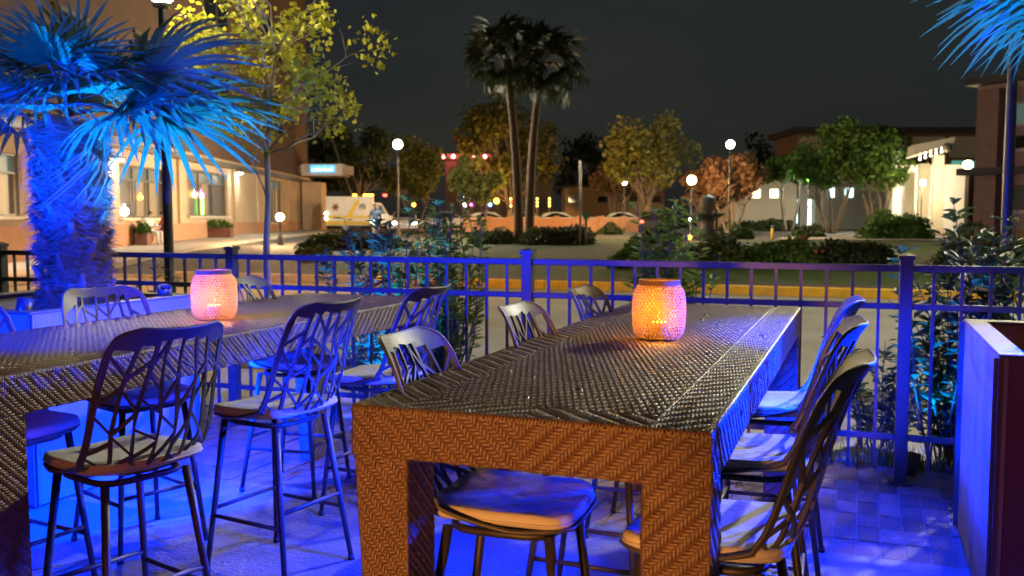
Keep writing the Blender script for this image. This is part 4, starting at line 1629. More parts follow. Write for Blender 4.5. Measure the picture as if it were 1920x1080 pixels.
ph.rotation_euler = (R(20), 0, YAW)
tag(ph, 'bright phone screen held by the walking person', 'phone')
SIT = dict(WALK)
SIT.update(pelvis=(0, .1, .50), chest=(0, .12, .86), neck=(0, .08, 1.05), headc=(0, .06, 1.13), shl=(-.19, .1, .98), ell=(-.25, -.05, .74), wrl=(-.15, -.28, .72), hal=(-.12, -.36, .74),
           shr=(.19, .1, .98), elr=(.25, -.05, .74), wrr=(.15, -.28, .72), har=(.12, -.36, .74), hpl=(-.1, .02, .50), knl=(-.13, -.40, .50), anl=(-.13, -.36, .09), tol=(-.13, -.5, .05),
           hpr=(.1, .02, .50), knr=(.13, -.40, .50), anr=(.13, -.36, .09), tor=(.13, -.5, .05))
for (px_, d_, cl, lb, rz_) in ((284, 38.4, 'white_cloth', 'person in a white top seated outside the first shop window', R(70)), (301, 39.4, 'maroon_cloth', 'person in a maroon top seated outside the first shop window', R(-75))):
    loc = hp(px_, d_)
    loc.z += .11
    p_ = person(lb, loc, YAW + rz_, SIT, RAD, EDG, cl)
    head_parts(p_, (0, .05, 1.22))
    ch = thing('street_chair', 'dark chair under the seated person in the %s top' % ('white' if cl == 'white_cloth' else 'maroon'), 'chair', loc, YAW + rz_)
    box_obj('seat', (-.22, -.14, .36), (.22, .32, .40), 'trim', ch)
    box_obj('backrest', (-.22, .30, .44), (.22, .33, .88), 'trim', ch)
    for sx in (-.2, .2):
        for sy in (-.12, .3):
            mb = MB()
            mb.tube([(sx, sy, 0), (sx, sy, .36)], .015, 6)
            mb.build('leg', 'trim', ch)
# planters on the shop pavement
for (px_, d_, lb) in ((407, 47.5, 'dark planter box with a low bush under the second shop window'), (268, 37.6, 'small potted green plant beside the seated people')):
    b = hp(px_, d_)
    b.z += .11
    w_ = 1.5 if px_ > 300 else .5
    t = thing('pavement_planter', lb, 'planter', b, YAW)
    box_obj('tub', (-w_ / 2, -.25, 0), (w_ / 2, .25, .5), 'planter_red_brown', t, bevel=.02)
    q = rng.normal(size=(700, 3))
    q /= np.linalg.norm(q, axis=1, keepdims=True)
    q *= rng.uniform(.5, 1, size=(700, 1))
    q[:, 2] = abs(q[:, 2])
    V, F = leaf_quads(q * np.array([w_ * .6, .4, .45]) + np.array([0, 0, .48]), .11)
    npobj('foliage', V, F, 'leaf_green', t, kind='stuff')

# fountain, signpost, bollard
b = hp(1327, 44)
ft = thing('fountain', 'dark tiered stone fountain on the lawn right of the bright green shrub', 'fountain', b)
mb = MB()
mb.lathe([(1.0, 0), (1.0, .12), (.62, .22), (.40, .4), (.30, .75), (.34, .95), (.42, 1.0)], n=20)
mb.build('pedestal', 'fountain_stone', ft, smooth=True)
mb = MB()
mb.lathe([(.25, .98), (.55, 1.08), (.80, 1.22), (.84, 1.28), (.76, 1.28), (.5, 1.15), (0, 1.1)], n=24)
mb.build('bowl', 'fountain_stone', ft, smooth=True)
mb = MB()
mb.lathe([(.20, 1.12), (.15, 1.3), (.24, 1.42), (.34, 1.55), (.36, 2.0), (.26, 2.06), (.12, 2.1), (0, 2.2)], n=16)
mb.build('urn', 'fountain_stone', ft, smooth=True)
b = hp(1091, 38)
sp_ = thing('signpost', 'slim dark signpost with a small teal plate on the lawn', 'sign', b, YAW)
mb = MB()
mb.tube([(-.07, 0, -.05), (-.07, 0, zz(302, 38) - b.z)], .045, 8)
mb.tube([(.17, 0, -.05), (.17, 0, zz(398, 38) - b.z)], .055, 8)
mb.build('post', 'iron', sp_)
box_obj('plate', (.05, -.075, zz(412, 38) - b.z), (.29, -.06, zz(399, 38) - b.z), 'teal_paint', sp_)
b = hp(1449, 47)
bo = thing('bollard', 'short yellow bollard on the pale path', 'bollard', b)
mb = MB()
mb.lathe([(.075, -.05), (.075, .48), (.06, .53), (0, .56)], n=12)
mb.build('post', 'kerb_yellow', bo, smooth=True)
mb = MB()
mb.lathe([(.05, .54), (.06, .6), (.02, .66), (0, .66)], n=10)
mb.build('cap', 'teal_paint', bo)

# ================================================================== PATIO THINGS
# fence: top, middle and bottom rail, square pickets, posts with caps
FY = 5.586
fence = thing('metal_fence', 'black metal picket fence with three rails along the patio edge', 'fence', (0, FY, 0))
posts = [-8.79, -6.535, -4.28, -2.0, 0.228, 2.48]
pkm = MB()
pkm.box((-.0085, -.0085, .07), (.0085, .0085, 1.20))
pk = pkm.build('picket', 'iron')
pkme = pk.data
bpy.data.objects.remove(pk)
for i, x in enumerate(posts):
    mb = MB()
    mb.box((x - .034, -.034, -.02), (x + .034, .034, 1.275))
    p = mb.build('post', 'iron', fence, bevel=.004)
    mb = MB()
    mb.add([(x - .042, -.042, 1.262), (x + .042, -.042, 1.262), (x + .042, .042, 1.262), (x - .042, .042, 1.262),
            (x - .042, -.042, 1.284), (x + .042, -.042, 1.284), (x + .042, .042, 1.284), (x - .042, .042, 1.284), (x, 0, 1.30)],
           [(3, 2, 1, 0), (0, 1, 5, 4), (1, 2, 6, 5), (2, 3, 7, 6), (3, 0, 4, 7), (4, 5, 8), (5, 6, 8), (6, 7, 8), (7, 4, 8)])
    mb.build('post_cap', 'iron', p)
    mb = MB()
    mb.box((x - .06, -.06, -.004), (x + .06, .06, .012))
    mb.build('base_plate', 'iron', p)
for (a, b_) in zip(posts[:-1], posts[1:]):
    for z, hh in ((1.213, .019), (1.0, .017), (.262, .017)):
        mb = MB()
        mb.box((a + .035, -.0165, z - hh), (b_ - .035, .0165, z + hh))
        mb.build('rail', 'iron', fence, bevel=.003)
    n_ = 15
    for k in range(1, n_ + 1):
        o = bpy.data.objects.new('picket', pkme)
        COL.objects.link(o)
        o.parent = fence
        o.location = (a + (b_ - a) * k / (n_ + 1), 0, 0)


# planters
def planter(label, x0, x1, y0, y1, h, group='square steel planters', mside='planter_paint', mfront='planter_red_brown'):
    cx, cy = (x0 + x1) / 2, (y0 + y1) / 2
    t = thing('planter', label, 'planter', (cx, cy, 0), 0, group)
    hx, hy = (x1 - x0) / 2, (y1 - y0) / 2
    th = .03
    box_obj('front_panel', (-hx + th, -hy, 0.01), (hx, -hy + th, h), mfront, t)
    box_obj('back_panel', (-hx, hy - th, 0.01), (hx - th, hy, h), mside, t)
    box_obj('side_panel', (-hx, -hy, 0.01), (-hx + th - .002, hy - th - .002, h), mside, t)
    box_obj('side_panel', (hx - th + .002, -hy + th + .002, 0.01), (hx, hy, h), mside, t)
    mb = MB()
    lip = .085
    for (a0, b0, a1, b1) in ((-hx - .004, -hy - .004, hx + .004, -hy + lip), (-hx - .004, hy - lip, hx + .004, hy + .004)):
        mb.box((a0, b0, h + .002), (a1, b1, h + .014))
    for (a0, b0, a1, b1) in ((-hx - .004, -hy + lip + .001, -hx + lip, hy - lip - .001), (hx - lip, -hy + lip + .001, hx + .004, hy - lip - .001)):
        mb.box((a0, b0, h + .002), (a1, b1, h + .014))
    mb.build('rim', 'trim', t, bevel=.003)
    for (sx, sy) in ((-1, -1), (1, -1), (-1, 1), (1, 1)):
        mb = MB()
        mb.box((sx * (hx + .0035) - .016, sy * (hy + .0035) - .0025, .012), (sx * (hx + .0035) + .016, sy * (hy + .0035) + .0025, h))
        mb.box((sx * (hx + .0035) - .0025, sy * (hy + .0035) - sy * .003 - .018, .012), (sx * (hx + .0035) + .0025, sy * (hy + .0035) - sy * .003 + .012, h))
        mb.build('corner_trim', 'trim', t)
    mb = MB()
    n = 14
    v = [(-hx + th + (2 * hx - 2 * th) * i / n, -hy + th + (2 * hy - 2 * th) * j / n, h - .12 + .03 * rng.random()) for j in range(n + 1) for i in range(n + 1)]
    mb.add(v, [(j * (n + 1) + i, j * (n + 1) + i + 1, (j + 1) * (n + 1) + i + 1, (j + 1) * (n + 1) + i) for j in range(n) for i in range(n)])
    mb.build('soil', 'soil', t, smooth=True)
    return t


planter('large square planter with blue lit side at the right edge', 0.46, 1.70, 3.635, 4.86, 1.0)  # front panel: the red of the warm light is put into its dark colour
planter('large square planter glowing blue under the shaggy palm', -5.16, -3.94, 3.52, 4.76, 1.0, mfront='planter_paint')


# blue spotlights: palm uplights in the soil, plus added ones for stools and shrubs
def soil_spot(label, loc, aim, power, color, cone):
    t = thing('planter_spotlight', label, 'spotlight', loc)
    d = (Vector(aim) - Vector(loc)).normalized()
    q = d.to_track_quat('Z', 'Y')
    mb = MB()
    mb.lathe([(.0, -.09), (.03, -.09), (.04, -.02), (.042, .05), (.036, .05), (.034, .02), (0, .018)], n=14)
    o = mb.build('housing', 'iron', t, smooth=True)
    o.rotation_euler = q.to_euler()
    mb = MB()
    mb.tube([(0, 0, -.02), (0, 0, -.16)], .008, 6)
    mb.build('stake', 'iron', t)
    lamp('planter_spot_light', 'SPOT', Vector(loc) + d * .07, power, color, aim, .03, cone, .5)


soil_spot('small black spotlight in the left planter aimed up at the palm', (-3.99 - .1, 3.62, 1.02), (-4.20, 4.15, 2.45), 620, BLUE, 66)
soil_spot('small black spotlight in the left planter corner under the right fronds', (-4.05, 4.62, 1.02), (-3.60, 4.20, 2.25), 1700, AZURE, 84)
soil_spot('small black spotlight at the left side of the palm planter', (-4.95, 3.62, 1.02), (-4.6, 4.0, 2.15), 170, BLUE, 110)
soil_spot('added black spotlight at the left rim of the right planter', (0.64, 3.98, 1.13), (-0.3, 3.0, .74), 1100, BLUE, 96)  # added to throw blue on the stools and the table side
soil_spot('small black spotlight in the right planter aimed up at the blades', (0.62, 3.90, 1.02), (0.80, 4.1, 2.3), 900, AZURE, 110)

soil_spot('added blue spotlight at the foot of the slender blue shrub', (-3.35, 5.86, .12), (-3.5, 6.4, 1.2), 420, AZURE, 100)  # added to brighten the shrub in blue
soil_spot('added blue spotlight at the foot of the big right shrub', (0.30, 5.80, .08), (0.55, 6.2, 1.5), 130, AZURE, 70)  # added to give this shrub its blue tips

# ------------------------------------------------------------------ woven tables
PW = .0085


def weave(o, u, v, nrm, i0, i1, j0, j1, pu, pv, over, amp=.0034, warp=None, wid=.47, inside=None, low=1.0, ext_v=.28):
    """float strands of a weave on a plane; o origin (np), u v unit axes, cells i (along u) j (along v).
    over(i,j) True -> the strand along v lies on top. returns V, F (quads)"""
    I = np.arange(i0, i1)
    J = np.arange(j0, j1)
    G = np.array([[bool(over(i, j)) for j in J] for i in I])
    IN = np.array([[inside((i + .5) * pu, (j + .5) * pv) for j in J] for i in I]) if inside else np.ones_like(G)
    segs = []
    for a in range(len(I)):
        st_ = None
        for b in range(len(J) + 1):
            on = b < len(J) and G[a, b] and IN[a, b]
            if on and st_ is None:
                st_ = b
            if not on and st_ is not None:
                segs.append(((I[a] + .5) * pu, J[st_] * pv, (I[a] + .5) * pu, (J[b - 1] + 1) * pv, 1))
                st_ = None
    for b in range(len(J)):
        st_ = None
        for a in range(len(I) + 1):
            on = a < len(I) and (not G[a, b]) and IN[a, b]
            if on and st_ is None:
                st_ = a
            if not on and st_ is not None:
                segs.append((I[st_] * pu, (J[b] + .5) * pv, (I[a - 1] + 1) * pu, (J[b] + .5) * pv, 0))
                st_ = None
    S = np.array(segs, dtype=float)
    n = len(S)
    jit = rng.normal(size=(n, 1)) * .0003
    lat = rng.normal(size=(n, 2)) * .00028
    P0 = S[:, 0:2] + lat
    P1 = S[:, 2:4] + lat + rng.normal(size=(n, 2)) * .00028
    isv = S[:, 4:5]
    pw = np.where(isv > .5, pu, pv) * wid
    L = np.linalg.norm(P1 - P0, axis=1, keepdims=True)
    dirv = (P1 - P0) / L
    sid = np.stack([-dirv[:, 1], dirv[:, 0]], axis=1)
    ext = np.where(isv > .5, pv * ext_v, pu * .28)
    rows = []
    for (t, h) in ((0., -0.9), (.22, .62), (.5, 1.0), (.78, .62), (1., -0.9)):
        c = P0 - dirv * ext + dirv * (L + 2 * ext) * t
        for (sw, hs) in ((-1, -.9), (0, 0.0), (1, -.9)):
            p2 = c + sid * pw * sw
            hh = (h + hs * (1 if h > 0 else .2)) * amp * np.where(isv > .5, 1.0, low) + jit
            rows.append(np.concatenate([p2, hh], axis=1))
    A = np.stack(rows, axis=1)          # n,15,3 in (u,v,h)
    A[rng.random(n) < .006, :, 2] *= 2.0
    A = A.reshape(-1, 3)
    q0, q1 = A[:, 0].copy(), A[:, 1].copy()
    A[:, 0] += .0006 * np.sin(q1 * 37 + 3 * np.sin(q0 * 9)) + .0003 * np.sin(q1 * 91 + q0 * 23)
    A[:, 1] += .0006 * np.sin(q0 * 33 + 3 * np.sin(q1 * 11)) + .0003 * np.sin(q0 * 87 + q1 * 19)
    A[:, 2] += .0006 * np.sin(q0 * 21 + q1 * 13)
    if warp is not None:
        A = warp(A)
    V = o + A[:, 0:1] * u + A[:, 1:2] * v + A[:, 2:3] * nrm
    base = (np.arange(n) * 15)[:, None]
    fl = []
    for r_ in range(4):
        for c_ in range(2):
            k = r_ * 3 + c_
            fl.append([k, k + 1, k + 4, k + 3])
    F = (base[:, None, :] + np.array(fl)[None]).reshape(-1, 4)
    # winding: make the faces look along nrm
    e = np.cross(u, v)
    return V, F


def twill(k=3, sgn=1, off=0):
    return lambda i, j: ((i * sgn + j + off) % (2 * k)) < k


def herring(cx, k=3):
    return lambda i, j: (((i if i < cx else 2 * cx - i) - j) % (2 * k)) < k


class Acc:
    def __init__(s):
        s.V, s.F, s.n = [], [], 0

    def add(s, VF):
        s.V.append(VF[0])
        s.F.append(VF[1] + s.n)
        s.n += len(VF[0])

    def build(s, name, parent, mat_='wicker'):
        return npobj(name, np.concatenate(s.V), np.concatenate(s.F), mat_, parent, smooth=True, kind='stuff')


TW, TL, TH, AP, LEG = 0.90, 3.05, 1.02, .128, .155
X3, Y3, Z3 = np.array([1., 0, 0]), np.array([0, 1., 0]), np.array([0, 0, 1.])


def make_table(label):
    t = thing('wicker_table', label, 'table', (0, 0, 0), 0, 'woven bar tables')
    core_in = .0035
    # core bodies (under the weave)
    mb = MB()
    mb.box((core_in, core_in, TH - .10), (TW - core_in, TL - core_in, TH - core_in))
    top = mb.build('tabletop', 'wicker_core', t, bevel=.008)
    nx, ny = int(round(TW / PW)), int(round(TL / PW))
    B = .135
    nb = int(round(B / PW))
    a = Acc()
    # long borders: twill bands; short borders: herringbone; the middle: coarse basket weave
    ku = 4
    a.add(weave(np.array([0, 0, TH]), X3, Y3, Z3, 1, nb, 1, ny - 1, PW, PW, twill(ku, 1)))
    a.add(weave(np.array([0, 0, TH]), X3, Y3, Z3, nx - nb, nx - 1, 1, ny - 1, PW, PW, twill(ku, -1)))
    a.add(weave(np.array([0, 0, TH]), X3, Y3, Z3, nb, nx - nb, 1, nb, PW, PW, herring(nx // 2, ku)))
    a.add(weave(np.array([0, 0, TH]), X3, Y3, Z3, nb, nx - nb, ny - nb, ny - 1, PW, PW, herring(nx // 2, ku)))
    a.build('border_weave', top)
    a = Acc()
    pu, pv = .0140, .0140
    x0, x1 = nb * PW, (nx - nb) * PW
    y0, y1 = nb * PW, (ny - nb) * PW
    mu, mv = int((x1 - x0) / pu), int((y1 - y0) / pv)
    pu, pv = (x1 - x0) / mu, (y1 - y0) / mv
    a.add(weave(np.array([x0, y0, TH]), X3, Y3, Z3, 0, mu, 0, mv, pu, pv, twill(2, -1), amp=.0042, wid=.46))
    a.build('centre_weave', top)
    # rolled edge: strands wrapped over the arris
    mb = MB()
    rr = .0075
    def wrap(p, q, out):
        p, q = Vector(p), Vector(q)
        n = int((q - p).length / (PW * 1.0))
        out = Vector(out)
        up = Vector((0, 0, 1))
        tdir = (q - p).normalized()
        for k in range(n):
            c = p.lerp(q, (k + .5) / n) + tdir * random.uniform(-.0008, .0008)
            lean = tdir * random.choice((-.004, .004))
            pts = [c - out * .012 + up * .0005 - lean, c - out * .004 + up * .0018, c + out * .0012 - up * .002, c + out * .0016 - up * .012 + lean]
            w = tdir * PW * .42
            vs, fs_ = [], []
            for i_, pt_ in enumerate(pts):
                vs += [pt_ - w, pt_ + (out + up) * .0012, pt_ + w]
            for i_ in range(3):
                fs_ += [(3 * i_, 3 * i_ + 1, 3 * i_ + 4, 3 * i_ + 3), (3 * i_ + 1, 3 * i_ + 2, 3 * i_ + 5, 3 * i_ + 4)]
            mb.add(vs, fs_)
    wrap((0, 0, TH), (TW, 0, TH), (0, -1, 0))
    wrap((TW, 0, TH), (TW, TL, TH), (1, 0, 0))
    wrap((TW, TL, TH), (0, TL, TH), (0, 1, 0))
    wrap((0, TL, TH), (0, 0, TH), (-1, 0, 0))
    mb.build('edge_wrap', 'wicker', top, smooth=True, kind='stuff')
    # aprons and legs
    na = int(round(AP / PW))
    nl = int(round(LEG / PW))
    nz = int(TH / PW)
    zr = TH - nz * PW
    faces = {
        'front': (np.array([0, 0, TH]), X3, -Z3, -Y3, nx), 'back': (np.array([TW, TL, TH]), -X3, -Z3, Y3, nx),
        'right': (np.array([TW, 0, TH]), Y3, -Z3, X3, ny), 'left': (np.array([0, TL, TH]), -Y3, -Z3, -X3, ny)}
    ap_lo = na
    for nm, (o, u, v, n_, cnt) in faces.items():
        a = Acc()
        pat = herring(cnt // 2, 3)
        a.add(weave(o, u, v, n_, 0, cnt, 1, ap_lo, PW, PW, pat, amp=.0032))
        a.build('apron_weave', t)
        c0 = o + n_ * -core_in
        mb = MB()
        p = [c0 + u * LEG, c0 + u * (cnt * PW - LEG)]
        q = [x + v * (AP - .002) for x in p]
        dpt = -n_ * .04
        top_off = v * .099
        vv = [p[0] + top_off, p[1] + top_off, q[1], q[0]]
        vv = vv + [x + dpt for x in vv]
        mb.add(vv, [(0, 1, 2, 3), (7, 6, 5, 4), (0, 4, 5, 1), (1, 5, 6, 2), (2, 6, 7, 3), (3, 7, 4, 0)])
        mb.build('apron', 'wicker_core', t)
    for (cx, cy, sx, sy) in ((0, 0, 1, 1), (TW, 0, -1, 1), (0, TL, 1, -1), (TW, TL, -1, -1)):
        tap = .055 if sx > 0 else 0.0       # the legs narrow on one side
        def warpx(A, tap=tap, outer=True):
            return A
        mb = MB()
        za, zb_ = 0.0, TH - .1005
        def corner(z):
            k = tap * (1 - z / TH)
            x0_ = cx + sx * (core_in + k)
            x1_ = cx + sx * (LEG - core_in)
            y0_ = cy + sy * core_in
            y1_ = cy + sy * (LEG - core_in)
            return [(x0_, y0_, z), (x1_, y0_, z), (x1_, y1_, z), (x0_, y1_, z)]
        vv = corner(za) + corner(zb_)
        mb.add(vv, [(3, 2, 1, 0), (4, 5, 6, 7), (0, 1, 5, 4), (1, 2, 6, 5), (2, 3, 7, 6), (3, 0, 4, 7)])
        leg = mb.build('leg', 'wicker_core', t)
        a = Acc()
        # outward y-face, outward x-face and the two inner faces; cells share the apron's grid
        ny_i = (0, nl) if sx > 0 else (nx - nl, nx)
        def wx(A):
            B_ = A.copy()
            z = TH - A[:, 1]
            k = tap * (1 - z / TH)
            if sx > 0:
                loc = A[:, 0] / LEG
            else:
                loc = (TW - A[:, 0]) / LEG
            loc = np.clip(loc, -.05, 1.05)
            B_[:, 0] = A[:, 0] + sx * k * (1 - loc)
            return B_
        o1 = np.array([0, cy, TH])
        a.add(weave(o1, X3, -Z3, -Y3 * sy, ny_i[0], ny_i[1], ap_lo, nz, PW, PW, herring(nx // 2, 3), amp=.0032, warp=wx))
        o1b = np.array([0, cy + sy * LEG, TH])
        a.add(weave(o1b, X3, -Z3, Y3 * sy, ny_i[0], ny_i[1], ap_lo, nz, PW, PW, herring(nx // 2, 3), amp=.0032, warp=wx))
        iy = (0, nl) if sy > 0 else (ny - nl, ny)
        def wo_(A):
            B_ = A.copy()
            z = TH - A[:, 1]
            B_[:, 2] = A[:, 2] - tap * (1 - z / TH)
            return B_
        a.add(weave(np.array([cx, 0, TH]), Y3, -Z3, -X3 * sx, iy[0], iy[1], ap_lo, nz, PW, PW, herring(ny // 2, 3), amp=.0032, warp=wo_))
        a.add(weave(np.array([cx + sx * LEG, 0, TH]), Y3, -Z3, X3 * sx, iy[0], iy[1], ap_lo, nz, PW, PW, herring(ny // 2, 3), amp=.0032))
        a.build('leg_weave', leg)
        # corner cords hide the seams
        mb = MB()
        for (ca, cb) in ((0, 0), (1, 0), (1, 1), (0, 1)):
            lo, hi = corner(0.0), corner(TH - AP if (ca or cb) else TH - .012)
            ix = {(0, 0): 0, (1, 0): 1, (1, 1): 2, (0, 1): 3}[(ca, cb)]
            mb.tube([lo[ix], hi[ix]], .0045, 6)
        mb.build('corner_cord', 'wicker', leg, smooth=True)
    return t


table = make_table('long brown wicker bar table in front, holding the orange dotted lantern')
table.location = (-1.2, 2.03, 0)
copy_tree(table, (-3.29, 1.95, 0), 0, 'long brown wicker bar table at the left beside the blue planter')


# ------------------------------------------------------------------ branch-pattern stools
def smoothpath(pts, n):
    """Catmull-Rom through 2D points, resampled by arc length; returns array n,2"""
    P = np.array(pts, float)
    P = np.vstack([2 * P[0] - P[1], P, 2 * P[-1] - P[-2]])
    out = []
    for i in range(1, len(P) - 2):
        for t in np.linspace(0, 1, 16, endpoint=False):
            p0, p1, p2, p3 = P[i - 1], P[i], P[i + 1], P[i + 2]
            out.append(.5 * ((2 * p1) + (-p0 + p2) * t + (2 * p0 - 5 * p1 + 4 * p2 - p3) * t * t + (-p0 + 3 * p1 - 3 * p2 + p3) * t ** 3))
    out.append(P[-2])
    out = np.array(out)
    s = np.concatenate([[0], np.cumsum(np.linalg.norm(np.diff(out, axis=0), axis=1))])
    q = np.linspace(0, s[-1], n)
    return np.stack([np.interp(q, s, out[:, 0]), np.interp(q, s, out[:, 1])], 1), s[-1]


PROF, PLEN = smoothpath([(.205, .668), (.10, .660), (-.06, .657), (-.165, .668), (-.215, .715), (-.25, .80), (-.285, .93), (-.325, 1.05), (-.368, 1.15)], 200)
VB = .335          # arc length where the back begins


def half_width(v):
    # outline half width along the arc
    return float(np.interp(v, [0, .04, .12, .30, .42, .55, .68, PLEN - .10, PLEN - .045, PLEN - .015, PLEN],
                           [.13, .180, .208, .226, .229, .224, .216, .205, .190, .162, .128]))


def shell_pt(u, v):
    t = v / PLEN * 199
    i = min(int(t), 198)
    p = PROF[i] + (PROF[i + 1] - PROF[i]) * (t - i)
    tg = PROF[min(i + 2, 199)] - PROF[max(i - 1, 0)]
    tg = tg / np.linalg.norm(tg)
    nr = np.array([tg[1], -tg[0]])         # towards the sitter: up on the seat, forward on the back
    nr = -nr if nr[1] < 0 and v < .2 else nr
    k = min(max((v - .15) / .25, 0), 1)
    curl = (.016 * (1 - k) + .062 * k) * (abs(u) / .21) ** 2.1
    q = p + nr * curl
    if v > PLEN - .06:                      # top lip rolls back
        q = q + np.array([-.010 * ((v - PLEN + .06) / .06) ** 2, 0])
    return Vector((q[0], u, q[1])), Vector((nr[0], 0, nr[1]))


def inset_poly(P, w):
    """shrink a ccw polygon by w; returns None if it vanishes"""
    n = len(P)
    P = [Vector(p).to_2d() for p in P]
    out = []
    for i in range(n):
        a, b, c = P[i - 1], P[i], P[(i + 1) % n]
        d1, d2 = (b - a), (c - b)
        if d1.length < 1e-6 or d2.length < 1e-6:
            return None
        d1.normalize()
        d2.normalize()
        n1, n2 = Vector((-d1.y, d1.x)), Vector((-d2.y, d2.x))
        m = n1 + n2
        den = 1 + n1.dot(n2)
        if den < .12:
            den = .12
        out.append(b + m * (w / den))
    ar = sum(out[i].x * out[(i + 1) % n].y - out[(i + 1) % n].x * out[i].y for i in range(n)) / 2
    if ar < 1.1e-4:
        return None
    # reject folded shapes
    for i in range(n):
        e0 = P[(i + 1) % n] - P[i]
        e1 = out[(i + 1) % n] - out[i]
        if e0.dot(e1) <= 0:
            return None
    return out


def clip_quad(Q, w):
    """convex region of quad Q (ccw) kept w away from each side"""
    P = [Vector(p) for p in Q]
    E = [(P[i], P[(i + 1) % 4]) for i in range(4)]
    poly = list(P)
    for (a, b) in E:
        d = (b - a)
        if d.length < 1e-5:
            continue
        d.normalize()
        n = Vector((-d.y, d.x))
        out = []
        for i in range(len(poly)):
            p, q = poly[i], poly[(i + 1) % len(poly)]
            sp, sq = (p - a).dot(n) - w, (q - a).dot(n) - w
            if sp >= 0:
                out.append(p)
            if (sp >= 0) != (sq >= 0):
                out.append(p.lerp(q, sp / (sp - sq)))
        poly = out
        if len(poly) < 3:
            return None
    res = []
    for p in poly:
        if not res or (p - res[-1]).length > .0012:
            res.append(p)
    if len(res) > 2 and (res[0] - res[-1]).length < .0012:
        res.pop()
    if len(res) < 3:
        return None
    ar = sum(res[i].x * res[(i + 1) % len(res)].y - res[(i + 1) % len(res)].x * res[i].y for i in range(len(res))) / 2
    return res if ar > 7e-5 else None


def chair_holes(seed):
    """tree-branch cut-outs: wavy trunks with slanting twigs between them"""
    g = random.Random(seed)
    v0, v1 = VB + .030, PLEN - .034
    ncol = 8
    cols = []
    for k in range(ncol):
        f = -1 + 2 * k / (ncol - 1)
        ph = g.uniform(0, 6)
        cols.append(lambda v, f=f, ph=ph, k=k: f * (half_width(v) - .009) + (0 if k in (0, ncol - 1) else .012 * math.sin(v * 13 + ph)))
    holes = []
    for k in range(ncol - 1):
        L, Rr = cols[k], cols[k + 1]
        # slanting twigs
        v = v0
        tw = [(v0 + g.uniform(-.012, .012), v0 + g.uniform(-.012, .012))]
        s = 1 if (k + seed) % 2 else -1
        last = .0
        while True:
            sl = g.uniform(.020, .046)
            v += sl + last + g.uniform(.006, .045)
            if v > v1 - .05:
                break
            tw.append((v - sl * s, v + sl * s))
            s = -s if g.random() < .82 else s
            last = sl
        tw.append((v1 + g.uniform(-.008, .01) - (0.034 if k in (0, ncol - 2) else .010 if k in (1, ncol - 3) else 0), v1 + g.uniform(-.008, .01) - (0.034 if k in (0, ncol - 2) else .010 if k in (1, ncol - 3) else 0)))
        for (a, b) in zip(tw[:-1], tw[1:]):
            if b[0] - a[0] < .012 or b[1] - a[1] < .012:
                if b[0] <= a[0] or b[1] <= a[1]:
                    continue
            q = clip_quad([(Rr(a[1]), a[1]), (Rr(b[1]), b[1]), (L(b[0]), b[0]), (L(a[0]), a[0])], .0042)
            if q:
                holes.append(q)
    return holes


